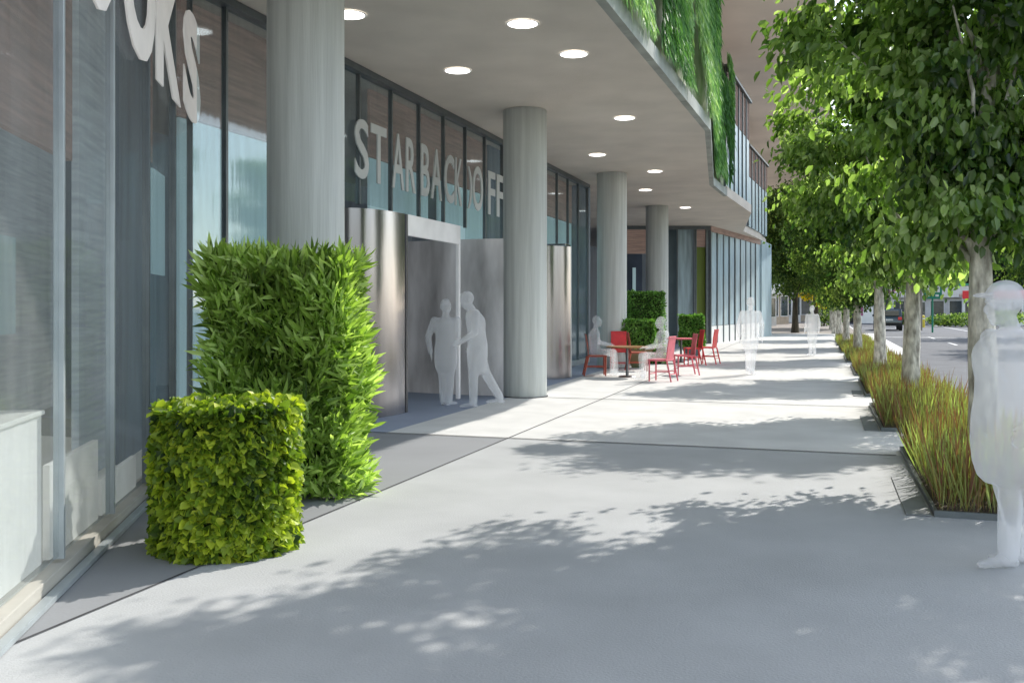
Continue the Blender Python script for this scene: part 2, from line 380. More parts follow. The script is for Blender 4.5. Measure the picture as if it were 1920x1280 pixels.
# hanging planting on the fascia
def strands(p, q, z0, z1, n, L, out=.10, low=.0):
    P2 = np.array(p); Q2 = np.array(q); t = RNG.random(n)
    d = (Q2-P2)/np.linalg.norm(Q2-P2); nr = np.array([d[1],-d[0]])
    ln = np.linalg.norm(Q2-P2)
    zz = z0 + (z1-z0)*RNG.random(n)**1.0
    xy = P2 + (Q2-P2)*t[:,None]
    # patchy cover: leave holes
    s = t*ln
    hole = np.sin(s*1.1+zz*1.7+1)*np.sin(s*.45-zz*.9)+.35*np.sin(s*3.1+zz*2.2)
    keep = hole < .24
    o_ = out+RNG.random(n)*.07+.05*np.maximum(0,np.sin(s*2+zz))
    pts = np.column_stack([xy+nr*o_[:,None], zz+.35])
    ax = np.column_stack([np.outer(RNG.normal(-.35,.35,n), d)+np.outer(RNG.uniform(0,.45,n), nr), -np.ones(n)])
    nn = np.column_stack([np.outer(np.ones(n), nr)+RNG.normal(0,.5,(n,2)), RNG.normal(.3,.3,n)])
    S = RNG.uniform(.5,1.2,n)*L
    T = np.clip(.5+.3*np.sin(s*.9+zz*1.3)+RNG.normal(0,.22,n),0,1)
    return [v[keep] for v in (pts,ax,nn,S,T)]
def wall_green(p,q,z0,z1,n,L,label=None, W=.09, tintoff=0):
    P,A,Nn,S,T = strands(p,q,z0,z1,n,L)
    o = leaf_mesh('climbing_plant', P-np.array(bo), A, Nn, S, W, np.clip(T+tintoff,0,1), M['leaf_wall'], bld); 
    o['kind']='stuff'
    if label: o['label']=label
wall_green(edge[1],edge[2],CE+.02,TOP,9000,.34)
wall_green(edge[2],edge[3],CE+.0,TOP,26000,.30,'dense hanging green strands over the fascia')
wall_green(edge[3],edge[4],CE+.0,TOP,7000,.34,None,.12,-.25)
wall_green(edge[4],(-3.0,31.6),CE+.25,TOP,7000,.4,'dull green climbers on the far fascia',.14,-.3)
# upper glazed blocks: rust cladding over pale blue glass
def upper_block(p, q, n):
    P = Vector(p); Q = Vector(q)
    mb = MB(); mb.wallbox(P,Q,CE+.3,TOP,.1,-.1); bpart(mb,'upper_wall',M['slate'])
    for k in range(n):
        a = P.lerp(Q,k/n+.012); b = P.lerp(Q,(k+1)/n-.012)
        mb = MB(); mb.wallbox(a,b,CE+.31,7.78,.03,random.uniform(-.006,.006)); bpart(mb,'window_pane',M['pane_blue'])
        mb = MB(); mb.wallbox(a,b,7.80,TOP-.02,.04,0); bpart(mb,'cladding_panel',M['rust'])
        mb = MB(); mb.wallbox(P.lerp(Q,k/n-.005),P.lerp(Q,k/n+.008),CE+.31,TOP-.02,.07,.02); bpart(mb,'mullion',M['mullion'])
    mb = MB(); mb.wallbox(P,Q,TOP-.015,TOP+.08,.25,0); bpart(mb,'coping',M['mullion'])
upper_block((-3.0,31.0),(-2.67,36.9),6)
upper_block((-3.42,46.5),(-2.95,54),6)
mb = MB(); mb.box((-5.2,37.0,CE+.3),(-3.45,46.4,TOP)); bpart(mb,'upper_wall',M['slate'])
mb = MB(); mb.box((-2.75,36.92,CE+.3),(-5.2,36.99,TOP)); bpart(mb,'upper_wall',M['slate'])

# columns
def column(x, y):
    n = 56; t = bmesh.new(); z0, z1 = 0, CE
    rings = []
    zs = [0,.015,.5,1.3,2.2,3.1,4.0,4.7,5.085,CE-.001]
    for j,z in enumerate(zs):
        r = .392 if 0<j<len(zs)-1 else .38
        ring = []
        for k in range(n):
            a = 2*math.pi*k/n
            rr = r + (.0012*math.sin(a*22+j*.3) + .0012*math.sin(a*9+j))
            ring.append(t.verts.new((x+rr*math.cos(a), y+rr*math.sin(a), z)))
        rings.append(ring)
    for a,b in zip(rings, rings[1:]):
        for k in range(n): t.faces.new((a[k],a[(k+1)%n],b[(k+1)%n],b[k]))
    m_ = MB(); m_._join(t); return m_
for (x,y) in ((-5.08,8.76),(-5.10,16.45),(-5.32,24.9),(-5.55,33.5)):
    c = bpart(column(x,y),'column',M['conc'],None,True)
    mb = MB(); mb.tube([(x,y,.0),(x,y,.012)],.415,40); bpart(mb,'joint_ring',M['joint'],c)
bpart(column(-9.4,5.3),'column',M['conc_bd'],None,True)

# ---- shopfront A (angled) 
A0 = Vector((-4.28,4.55)); dA = Vector((-.466,.885)).normalized(); nA = Vector((dA.y,-dA.x))
sEnd = (-6.5-A0.x)/dA.x
def pA(s, off=0.0): v = A0 + dA*s + nA*off; return (v.x, v.y)
def sA(px, off=0.0):                                # where a sight line meets the glass
    d = FW.xy + RT.xy*((px-VX)/FP)
    B0 = A0 + nA*off
    det = dA.x*(-d.y) - dA.y*(-d.x); s = (-B0.x*(-d.y) + B0.y*(-d.x))/det
    return s
ks = [-4,-3,-2,-1,0,1,2,3]
bounds = [k*1.24 for k in ks]+[sEnd]
for a, b in zip(bounds, bounds[1:]):
    mb = MB(); mb.wallbox(pA(a+.03), pA(b-.03), .14, CE-.06, .012, 0); bpart(mb,'glass_pane',M['glass'])
for s in bounds:
    mb = MB(); mb.wallbox(pA(s-.018), pA(s+.018), .12, CE-.002, .06, 0, .004); bpart(mb,'mullion',M['mull_lt'] if s in (bounds[4],bounds[5]) else M['mullion'])
mb = MB(); mb.wallbox(pA(bounds[0]), pA(sEnd),   .002, .10, .15, -.03, .008); bpart(mb,'sill',M['cream'])
mb = MB(); mb.wallbox(pA(bounds[0]), pA(sEnd), .004, .035, .06, .085, .004); bpart(mb,'sill',M['mull_lt'])
# ---- shopfront B (parallel to the street)
BX = -6.5
yb = [12.7+1.1*k for k in range(-3,14)]
yb = [8.8]+[y for y in yb if y>9]
for a, b in zip(yb, yb[1:]):
    z0 = .14
    if b>12.4 and a<16.3: z0 = 3.12
    mb = MB(); mb.box((BX-.006,a+.03,z0),(BX+.006,b-.03,CE-.06)); bpart(mb,'glass_pane',M['glass_b'])
    mb = MB(); mb.box((BX-.03,b-.022,z0-.02),(BX+.035,b+.022,CE-.002),.004); bpart(mb,'mullion',M['mullion'])
mb = MB(); mb.box((BX-.08,8.9,.002),(BX+.08,12.3,.13)); mb.box((BX-.08,16.5,.002),(BX+.08,yb[-1],.13)); bpart(mb,'sill',M['mull_lt'])
mb = MB(); mb.box((BX-.06,8.9,CE-.10),(BX+.10,yb[-1],CE-.004),.005); bpart(mb,'head_rail',M['mullion'])
mb = MB(); mb.wallbox(pA(bounds[0]), pA(sEnd), CE-.1, CE-.004, .16, 0); bpart(mb,'head_rail',M['mullion'])
YE = yb[-1]
# interior lining behind B
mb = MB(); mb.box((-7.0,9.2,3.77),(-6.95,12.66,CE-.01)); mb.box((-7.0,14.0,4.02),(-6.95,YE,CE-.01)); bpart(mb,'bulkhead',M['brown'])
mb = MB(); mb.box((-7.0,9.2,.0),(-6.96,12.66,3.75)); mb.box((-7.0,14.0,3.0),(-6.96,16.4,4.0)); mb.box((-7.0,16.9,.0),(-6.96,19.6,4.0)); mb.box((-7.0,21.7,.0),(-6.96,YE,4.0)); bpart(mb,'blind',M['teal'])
mb = MB(); mb.box((-8.4,12.66,.0),(-8.3,14.0,CE-.01)); mb.box((-6.95,19.62,.0),(-6.9,21.68,CE-.01)); bpart(mb,'inner_wall',M['slate'])
mb = MB(); mb.box((-12,YE+.03,0),(BX+.05,YE+.2,CE)); bpart(mb,'end_wall',M['slate'])
mb = MB(); mb.box((-13.0,-10,0),(-12.8,56,CE)); bpart(mb,'rear_wall',M['slate'])
# interior behind A
mb = MB(); mb.wallbox(pA(-6,-.22), pA(sEnd-.25,-.22), .004, .10, .02); 
pf = [pA(-5,-.14), pA(sEnd-.2,-.14), (-7.05,9.0), (-12.7,9.0), (-12.7,-3)]
bpart(MB().prism(pf,.002,.09),'inner_floor',M['floor'])
mb = MB(); mb.wallbox(pA(-5,-.5), pA(sA(128,-.5),-.5), 2.75, CE-.01, .06); mb.wallbox(pA(sA(281,-.62),-.62), pA(4.75,-.62), 3.3, CE-.01, .06); bpart(mb,'bulkhead',M['brown'])
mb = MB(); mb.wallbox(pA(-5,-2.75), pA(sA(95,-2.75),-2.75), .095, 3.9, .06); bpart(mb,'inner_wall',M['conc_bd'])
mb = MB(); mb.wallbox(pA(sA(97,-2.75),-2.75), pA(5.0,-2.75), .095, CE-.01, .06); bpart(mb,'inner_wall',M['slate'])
mb = MB(); mb.wallbox(pA(sA(-60,-2.6),-2.6), pA(sA(27,-2.6),-2.6), 1.25, 2.5, .03); bpart(mb,'inner_window',M['teal'])
mb = MB(); mb.wallbox(pA(sA(141,-.6),-.6), pA(sA(208,-.6),-.6), .095, CE-.01, .06); bpart(mb,'pier',M['conc_bd'])
mb = MB(); mb.wallbox(pA(sA(217,-.5),-.5), pA(sA(277,-.5),-.5), .095, CE-.01, .06); bpart(mb,'pier',M['slate'])
mb = MB(); mb.wallbox(pA(sA(288,-.7),-.7), pA(4.6,-.7), .095, 2.72, .06); bpart(mb,'screen',M['slate'])
mb = MB(); mb.wallbox(pA(sA(284,-.66),-.66), pA(sA(307,-.66),-.66), 2.0, 3.28, .03); bpart(mb,'blind',M['teal'])
mb = MB(); mb.wallbox(pA(.06,-.09), pA(1.19,-.09), .095, .66, .04,0,.004); bpart(mb,'display_plinth',M['glowing'])
mb = MB(); mb.wallbox(pA(1.29,-.09), pA(2.43,-.09), .095, .36, .04,0,.004); bpart(mb,'display_plinth',M['glowing'])
# display counter inside the first bay
ct = empty('display_counter', (*pA(-.9,-.29),.09), math.atan2(dA.y,dA.x), 'long cream counter just behind the nearest shop window', 'counter')
mb = MB(); mb.box((-2.2,-.2,0),(.88,.2,.88),.01); mb.build('body', M['glowing'], ct)
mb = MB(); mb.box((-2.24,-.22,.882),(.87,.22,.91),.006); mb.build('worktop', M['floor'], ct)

# ---- recessed end of the arcade, facing the viewer
def wall_px(p0, p1, d0, z0, z1, m, name, th=.06, off=0.0):
    a = atd(p0,d0); b = atd(p1,d0); mb = MB(); mb.wallbox(a, b, z0, z1, th, off); return bpart(mb, name, m)
wall_px(1150,1332,42.35,0,CE-.005,M['slate'],'end_wall')
wall_px(1170,1204,42,0,3.9,M['navy'],'entrance_door'); wall_px(1172,1212,42,3.92,CE-.02,M['brown'],'bulkhead')
wall_px(1186,1192,41.8,.1,3.3,M['teal'],'side_light')
wall_px(1250,1268,42,0,CE-.02,M['teal_d'],'glass_pane'); wall_px(1271,1299,42,0,CE-.02,M['pane_blue'],'glass_pane',off=-.01)
wall_px(1306,1323,42,0,4.2,M['olive'],'wall_panel'); wall_px(1306,1323,42,4.22,CE-.02,M['brown'],'wall_panel')
for p in (1251,1269,1301,1304): wall_px(p,p+2,41.8,0,CE-.004,M['mullion'],'mullion',.1)
wall_px(1323,1331,41.8,0,CE-.004,M['mullion'],'corner_post',.2)
wall_px(1150,1332,41.7,CE-.16,CE-.003,M['mullion'],'head_rail',.1)
P = atd(1331,41.7).xy; Q = atd(1424,50.6).xy; n=9
mb = MB(); mb.wallbox(P,Q,0,CE-.01,.1,-.12); bpart(mb,'end_wall',M['slate'])
for k in range(n):
    a = P.lerp(Q,k/n+.008); b = P.lerp(Q,(k+1)/n-.008)
    mb = MB(); mb.wallbox(a,b,.78,CE-.25,.03,random.uniform(-.01,.02)); bpart(mb,'window_pane',M['pane_blue'])
    mb = MB(); mb.wallbox(a,b,.0,.76,.05,.01); bpart(mb,'plinth_panel',M['white'])
    mb = MB(); mb.wallbox(P.lerp(Q,k/n-.006),P.lerp(Q,k/n+.006),0,CE-.2,.09,.02); bpart(mb,'mullion',M['mullion'])
mb = MB(); mb.wallbox(P,Q,CE-.24,CE-.003,.12,.01); bpart(mb,'head_rail',M['brown'])
mb = MB(); mb.wallbox(Q,(-8,56),0,CE-.01,.12,0); bpart(mb,'end_wall',M['shop_w'])
mb = MB(); mb.wallbox(Q,(Q.x+.3,56),0,CE-.01,.12,.06); bpart(mb,'end_wall',M['pane_blue'])

# ---- lettering
def glyph(ch, m, parent, origin, right, w, h, th=.03, bold=.012):
    cu = bpy.data.curves.new('letter','FONT'); cu.body = ch; cu.extrude = .5; cu.resolution_u = 4
    cu.offset = bold
    t = bpy.data.objects.new('t', cu); COL.objects.link(t)
    dg = bpy.context.evaluated_depsgraph_get(); me = bpy.data.meshes.new_from_object(t.evaluated_get(dg))
    bpy.data.objects.remove(t); bpy.data.curves.remove(cu)
    co = np.empty(len(me.vertices)*3); me.vertices.foreach_get('co', co); co = co.reshape(-1,3)
    lo = co.min(0); hi = co.max(0); s = (co-lo)/(hi-lo)
    rv = np.array([right[0],right[1],0]); nv = np.array([right[1],-right[0],0])
    out = s[:,0:1]*w*rv + s[:,1:2]*np.array([0,0,h]) + (s[:,2:3]-.5)*th*nv
    me.vertices.foreach_set('co', out.reshape(-1)); me.update()
    o = link('letter', me, m, parent); o.location = origin; return o
sg = empty('shop_sign', (-6.44,12.7,3.47), 0, 'pale grey capital letters across the glass above the steel entrance', 'sign')
def yB(px):                                     # y on the facade line seen at this bearing
    u=(px-VX)/FP; t=(BX+.06)/(FW.x+RT.x*u); return t*(FW.y+RT.y*u)
row = [('S',665,691),('T',695,724),('A',735,757),('R',761,779),('B',789,805),('A',808,828),('C',833,851),('K',853,866),(')',877,885),('O',886,905),('F',915,928),('F',931,946)]
for ch,a,b in row:
    y0=yB(a); y1=yB(b)
    glyph(ch, M['letter_g'], sg, (0, y0-12.7, 0), (0,1), y1-y0, .875 if ch!=')' else .8, .02)
so = pA(sA(145,.05),.05)
sg2 = empty('shop_sign', (so[0],so[1],3.56), 0, 'large white capital letters high on the angled shop window at upper left', 'sign')
for ch,a,b in [('B',60,132),('O',147,215),('O',230,290),('K',293,338),('S',344,375)]:
    s0=sA(a,.05); s1=sA(b,.05); p=pA(s0,.05)
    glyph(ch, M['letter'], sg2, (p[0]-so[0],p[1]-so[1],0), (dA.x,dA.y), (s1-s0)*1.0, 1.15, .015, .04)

# ---- steel entrance vestibules
def vest(name, label):
    return empty(name, (-6.0,13.3,0), 0, label, 'entrance', 'polished steel entrances')
v = vest('entrance_vestibule','large polished steel entrance portal with curved side wall where two figures enter')
vo = Vector((-6.0,13.3,0))
def vpart(mb, name, m, parent=v, smooth=False, origin=vo):
    o = mb.build(name, m, None, smooth); o.data.transform(Matrix.Translation(-origin)); o.parent = parent; return o
H1 = 3.0
def curved(pts, z0, z1, th):
    prof = pts + [(x-th*.0-th*nx, y-th*ny) for (x,y),(nx,ny) in zip(pts[::-1], norms(pts)[::-1])]
    return prof
def norms(pts):
    r=[]
    for i in range(len(pts)):
        a=Vector(pts[max(i-1,0)]); b=Vector(pts[min(i+1,len(pts)-1)]); d=(b-a).normalized(); r.append((d.y,-d.x))
    return r
def bez(p0,p1,p2,n):
    return [tuple(Vector(p0)*(1-t)**2+Vector(p1)*2*t*(1-t)+Vector(p2)*t*t) for t in [i/(n-1) for i in range(n)]]
cv = bez((-6.62,12.15),(-6.02,12.15),(-6.0,13.27),20)
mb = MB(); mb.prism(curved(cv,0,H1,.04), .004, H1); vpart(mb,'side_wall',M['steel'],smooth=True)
mb = MB(); mb.box((-6.06,13.272,.01),(-5.985,13.33,H1-.002),.004); vpart(mb,'edge_trim',M['steel_d'])
mb = MB(); mb.box((-6.05,13.332,2.68),(-5.99,15.55,H1),.006); vpart(mb,'header',M['steel_w'])
mb = MB(); mb.box((-6.05,15.47,.01),(-5.99,15.55,2.678),.006); vpart(mb,'jamb',M['steel_w'])
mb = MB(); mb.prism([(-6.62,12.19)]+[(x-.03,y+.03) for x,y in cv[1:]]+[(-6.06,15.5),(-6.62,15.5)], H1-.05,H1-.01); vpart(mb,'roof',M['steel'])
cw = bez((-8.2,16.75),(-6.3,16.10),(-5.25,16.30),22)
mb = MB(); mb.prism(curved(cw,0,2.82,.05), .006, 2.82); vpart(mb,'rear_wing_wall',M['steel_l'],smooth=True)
v2 = empty('entrance_vestibule', (-6.0,20.6,0), 0, 'smaller steel entrance wing just behind the second column', 'entrance', 'polished steel entrances')
vo2 = Vector((-6.0,20.6,0))
cw = bez((-6.6,20.3),(-5.6,20.2),(-5.42,20.95),14)
mb = MB(); mb.prism(curved(cw,0,3,.05), .006, 2.95); vpart(mb,'side_wall',M['steel'],v2,True,vo2)
mb = MB(); mb.box((-5.50,20.96,.01),(-5.42,21.06,2.96),.006); vpart(mb,'jamb',M['mull_lt'],v2,origin=vo2)
mb = MB(); mb.box((-6.45,20.6,2.96),(-5.45,21.06,3.0),.006); vpart(mb,'roof',M['steel'],v2,origin=vo2)

# ---- downlights
lights = [(655,27,'downlight half hidden behind the nearest column'),(980,44,'downlight near the top edge of the view, left of the foliage fascia'),(1076,101,'second downlight along the row next to the canopy edge'),
          (858,132,'downlight above the shop lettering'),(1171,221,'downlight nearest the green planted fascia end'),(1120,290,'downlight above and before the third column'),
          (1228,321,'downlight right of the third column, nearer the canopy edge'),(1210,356,'small downlight between the third and fourth columns'),(1285,389,'farthest downlight, right of the fourth column')]
dl = empty('downlight', (0,0,CE), 0)
mb = MB(); mb.tube([(0,0,-.012),(0,0,-.004)], .185, 32); mb.build('lens', M['lamp'], dl)
mb = MB()
rn=32
for r0,r1,z in ((.186,.207,-.014),):
    a=[mb.bm.verts.new((r0*math.cos(2*math.pi*k/rn),r0*math.sin(2*math.pi*k/rn),z)) for k in range(rn)]
    b=[mb.bm.verts.new((r1*math.cos(2*math.pi*k/rn),r1*math.sin(2*math.pi*k/rn),z+.006)) for k in range(rn)]
    for k in range(rn): mb.bm.faces.new((a[k],a[(k+1)%rn],b[(k+1)%rn],b[k]))
mb.build('trim_ring', M['white'], dl)
for i,(px,py,lb) in enumerate(lights):
    o = dl if i==0 else copy_tree(dl)
    g = ground(px,py,CE); o.location=(g.x,g.y,CE); tag(o,'round white lit '+lb,'light','downlights in the soffit')

# ================================================================== HEDGES
def shape_points(kind, n, dims):
    """points on the surface of a clipped hedge and their outward normals"""
    if kind=='box':
        a,b,h = dims; areas = np.array([a*h,a*h,b*h,b*h,a*b*1.1]); f = RNG.choice(5,n,p=areas/areas.sum())
        u = RNG.uniform(-.5,.5,n); v_ = RNG.random(n)
        P = np.zeros((n,3)); N_ = np.zeros((n,3))
        for k,(sx,sy) in enumerate(((0,1),(0,-1),(1,0),(-1,0))):
            mk = f==k
            if k<2: P[mk]=np.column_stack([u[mk]*a, np.full(mk.sum(),sy*b/2), v_[mk]*h]); N_[mk]=(0,sy,0)
            else:   P[mk]=np.column_stack([np.full(mk.sum(),sx*a/2), u[mk]*b, v_[mk]*h]); N_[mk]=(sx,0,0)
        mk = f==4; P[mk]=np.column_stack([u[mk]*a,(v_[mk]-.5)*b,np.full(mk.sum(),h)]); N_[mk]=(0,0,1)
    else:
        r,_,h = dims; side = RNG.random(n) < 2*h/(2*h+r)
        th = RNG.uniform(0,2*np.pi,n); P = np.column_stack([r*np.cos(th),r*np.sin(th),RNG.random(n)*h]); N_ = np.column_stack([np.cos(th),np.sin(th),np.zeros(n)])
        q = ~side; rr = r*np.sqrt(RNG.random(n)); P[q]=np.column_stack([rr*np.cos(th),rr*np.sin(th),np.full(n,h)])[q]; N_[q]=(0,0,1)
    return P,N_
def hedge(label, loc, rz, kind, dims, n, L, W, m, upb, rough, spread=.5, fold=.15, tip=.0):
    t = empty('clipped_hedge', loc, rz, label, 'hedge')
    P,N_ = shape_points(kind,n,dims)
    lump = np.sin(P[:,0]*7+P[:,2]*5)*np.sin(P[:,1]*8-P[:,2]*6.3)
    P = P + N_*(RNG.uniform(-1.0,.35,n)*rough + lump*rough*.6)[:,None] - N_*L*.35
    A = N_*(.5+tip) + RNG.normal(0,spread,(n,3)); A[:,2]+=upb
    Nn = N_*.8 + RNG.normal(0,.5,(n,3)) + np.array([0,0,.5])
    S = RNG.uniform(.55,1.25,n)*L
    low = np.sin(P[:,2]*3.1+P[:,0]*2.2+1)*np.cos(P[:,1]*3.4+P[:,2]*1.7)
    P = P + N_*(low*rough*.8)[:,None]
    T = np.clip(.5 + lump*.18 + low*.15 + RNG.normal(0,.27,n),0,1)
    P[:,2] = np.maximum(P[:,2],.01)
    leaf_mesh('foliage',P,A,Nn,S,W,T,m,t,fold=fold)
    mb = MB(); k = L*.55+rough
    if kind=='box': mb.box((-dims[0]/2+k,-dims[1]/2+k,.0),(dims[0]/2-k,dims[1]/2-k,dims[2]-k),.03)
    else: mb.tube([(0,0,0),(0,0,dims[2]-k)], dims[0]-k, 40)
    mb.build('twig_core',M['core'],t)
    return t
hedge('tall bright green box hedge of lance shaped leaves before the nearest column', (-4.44,7.38,0), R(18), 'box', (1.15,.9,2.0), 16000, .19, .21, M['leaf_hedge'], .80, .14, .62, tip=.3)
hedge('low round drum hedge of yellow green ivy leaves by the glass', (-3.80,5.52,0), 0, 'cyl', (.455,0,.95), 11500, .072, .85, M['leaf_ivy'], -.35, .025, .5, fold=.12)
def pt(px,d): p=atd(px,d); return (p.x,p.y,0)
hedge('tall dark green block hedge standing before the fourth column', pt(1211,27.2), R(18), 'box', (1.0,.7,2.02), 6500, .075, .6, M['leaf_box'], .1, .05)
hedge('low green block hedge in a pointed planter behind the nearer cafe table', pt(1195,25.3), R(18), 'box', (.88,.6,.72), 4500, .07, .6, M['leaf_box'], .1, .05).location.z=.52
hedge('small leafy green cube hedge behind the farther cafe table', pt(1297,29.5), R(18), 'box', (.68,.6,.95), 4500, .075, .6, M['leaf_box'], .1, .05).location.z=.38
def pot(label,loc,rz,w,d_,h,m):
    t = empty('plant_pot', loc, rz, label, 'plant pot')
    mb = MB(); a=[( -w/2,-d_/2),(w/2,-d_/2),(w/2,d_/2),(-w/2,d_/2)]
    b=[mb.bm.verts.new((x*.35,y*.5,0)) for x,y in a]; tt=[mb.bm.verts.new((x,y,h)) for x,y in a]
    for k in range(4): mb.bm.faces.new((b[k],b[(k+1)%4],tt[(k+1)%4],tt[k]))
    mb.bm.faces.new(b[::-1]); mb.bm.faces.new(tt); mb.build('body',m,t)
    mb = MB(); mb.box((-w/2-.02,-d_/2-.02,h-.03),(w/2+.02,d_/2+.02,h+.004),.008); mb.build('rim',m,t)
pot('green tapered planter under the low block hedge', pt(1195,25.3), R(18), .8,.5,.52, mat('green glazed pot',(.05,.12,.06),.4,.3,3,col2=(.2,.1,.04)))
pot('dark tapered planter under the small cube hedge', pt(1297,29.5), R(18), .6,.5,.38, M['teal_d'])

# ================================================================== TREES
SUNXY = Vector((.49,1.05))
def make_crown(n_clump, per, rad, zc, leafL, seed, W=.62, clumpr=.42, droop=.9, shell=.55, six=True, skirt=0):
    g = np.random.default_rng(seed)
    C = g.normal(size=(n_clump,3)); C /= np.linalg.norm(C,axis=1,keepdims=True)
    rr = (shell+(1-shell)*g.random(n_clump))[:,None]
    rr[: n_clump//4] *= .6
    wob = 1+.16*np.sin(C[:,0:1]*5+seed)+.12*np.sin(C[:,1:2]*7+seed*2)
    C = C*rr*wob*np.array(rad)
    C[:,2] += zc
    if skirt:
        th = g.random(skirt)*6.283; q = g.uniform(.15,.65,skirt)
        C = np.vstack([C, np.column_stack([q*np.cos(th), q*np.sin(th)*.8, zc-rad[2]+g.uniform(-.28,.75,skirt)])])
    P=[];A=[];Nn=[];S=[];T=[]
    for c in C:
        k = int(per*g.uniform(.6,1.4)); r = clumpr*g.uniform(.6,1.3)
        d = g.normal(size=(k,3))*np.array([1,1,.72])*r*.62
        P.append(c+d)
        out = (c-np.array([0,0,zc])); out = out/(np.linalg.norm(out)+1e-6)
        a = g.normal(0,.6,(k,3))+out*.5; a[:,2]-=droop; A.append(a)
        nn = g.normal(0,.55,(k,3))+out*.5; nn[:,2]+=.6; Nn.append(nn)
        S.append(g.uniform(.6,1.25,k)*leafL)
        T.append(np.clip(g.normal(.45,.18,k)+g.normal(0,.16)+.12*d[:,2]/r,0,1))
    return C, [np.concatenate(x) for x in (P,A,Nn,S,T)]
def make_tree(label, h_clear, rad, zc, C, data, m, bark, W, trunk_r, grp, six=True, nl=26, seed=1, cat='tree', cname='street_tree'):
    rs = random.Random(seed)
    t = empty(cname,(0,0,0),0,label,cat,grp)
    P,A,Nn,S,T = data
    leaf_mesh('crown',P,A,Nn,S,W,T,m,t,six=six)
    mb = MB(); top = zc+rad[2]*.35
    n=14; pts=[]; rd=[]
    for i in range(n):
        f=i/(n-1); z=top*f
        pts.append((.06*math.sin(f*5+seed)*f*2, .06*math.cos(f*4+seed)*f*2-.06*f*2, z)); rd.append(trunk_r*(1.28-.28*min(1,f*9))*(1-.78*f))
    mb.tube(pts,rd,18); tr = mb.build('trunk',bark,t,True)
    me=tr.data
    for v_ in me.vertices:
        a=math.atan2(v_.co.y,v_.co.x); v_.co.x*=1+.05*math.sin(a*5+v_.co.z*3)+.03*math.sin(v_.co.z*14+a*3); v_.co.y*=1+.05*math.cos(a*4+v_.co.z*2)
    mb = MB(); idx = list(range(len(C))); rs.shuffle(idx)
    for i in idx[:nl]:
        c = Vector(C[i]); z0 = min(max(h_clear*.85, c.z-1.3-rs.random()), top*.95)
        f = z0/top; s = Vector((pts[int(f*(n-1))][0],pts[int(f*(n-1))][1],z0))
        mid = s.lerp(c,.5)+Vector((rs.uniform(-.15,.15),rs.uniform(-.15,.15),-.1))
        q = s.lerp(c,.25)+Vector((0,0,.06)); r = trunk_r*.38*(1-.55*f)
        mb.tube([s,q,mid,c],[r,r*.75,r*.45,r*.14],7)
    mb.build('limbs',bark,t,True)
    return t
# near street trees
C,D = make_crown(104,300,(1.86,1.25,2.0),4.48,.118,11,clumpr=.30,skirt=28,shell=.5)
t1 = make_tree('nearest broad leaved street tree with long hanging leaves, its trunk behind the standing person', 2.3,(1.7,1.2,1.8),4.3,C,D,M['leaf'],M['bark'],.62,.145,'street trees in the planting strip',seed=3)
pos = [(1.43,9.95,.12),(1.28,16.1,3.2),(1.24,23.8,.25),(1.0,32.0,3.3),(.85,40.5,.1),(.7,50,3.0),(.6,60,.2),(.5,71,3.2)]
labs = [None,'second street tree from the viewer, pale straight trunk in the second grass planter',
 'third street tree from the viewer, rising from the fourth planter','fourth street tree from the viewer','fifth street tree from the viewer, small in the row',
 'sixth street tree from the viewer, small in the row','seventh street tree from the viewer, close to the far end of the row','last and smallest street tree at the far end of the row']
t1.location=(pos[0][0],pos[0][1],0); t1.rotation_euler.z=pos[0][2]
for (x,y,r),lb in list(zip(pos,labs))[1:3]:
    c=copy_tree(t1); c.location=(x,y,0); c.rotation_euler.z=r; c['label']=lb
C,D = make_crown(95,240,(1.9,1.35,2.1),4.2,.115,23,clumpr=.42,skirt=26)
t2 = make_tree(labs[3],2.2,(1.8,1.3,2.1),4.2,C,D,M['leaf_far'],M['bark'],.7,.14,'street trees in the planting strip',six=False,nl=16,seed=5)
for i,((x,y,r),lb) in enumerate(list(zip(pos,labs))[3:]):
    c = t2 if i==0 else copy_tree(t2); c.location=(x,y,0); c.rotation_euler.z=r; c['label']=lb
# broad trees beyond
n=26000
xx=RNG.uniform(-45,60,n); hh=13+3*np.sin(xx*.35)+2*np.sin(xx*.9+1)+1.5*np.sin(xx*2.1)
zz=hh*RNG.random(n)**.8; P=np.column_stack([xx,RNG.uniform(148,156,n)+np.sin(zz*.9+xx*.7)*1.6,zz])
wd=leaf_mesh('distant_woodland',P,unit(n)+np.array([0,0,-.6]),unit(n)+np.array([0,-.8,.4]),RNG.uniform(.5,1.1,n),.8,np.clip(.45+.25*np.sin(zz*1.1+xx*.8)+RNG.normal(0,.2,n),0,1),M['leaf_dk'],None,six=False)
tag(wd,'dark mass of woodland closing the far end of the street','woodland',kind='stuff')
C,D = make_crown(150,190,(4.6,4.6,5.6),7.6,.36,31,clumpr=1.1,shell=.4)
t3 = make_tree('x',3.5,(4.6,4.6,5),8.6,C,D,M['leaf_dk'],M['bark_d'],.75,.3,'dark trees beyond the road',six=False,nl=22,seed=8,cname='shade_tree')
far = [(6.2,118,.2,1.15,'dark tree behind the low shop with the green roof edge, left of the road sign'),(13.2,116,1.2,1.2,'tall dark tree right behind the road sign'),
       (20.5,112,2.2,1.2,'dark tree at the right edge beyond the low shop'),(.2,112,3.1,1.15,'dark tree closing the view at the end of the pavement'),
       (27.5,118,4.0,1.3,'dark tree farthest to the right beyond the low shop'),(9.5,134,5.0,1.6,'very tall dark tree far behind the shop roof'),(18,138,.7,1.65,'very tall dark tree farthest back on the right'),
       (2.2,138,1.4,1.6,'very tall dark tree farthest back near the middle of the road'),(-6.5,128,2.4,1.5,'dark tree above the distant pale shops')]
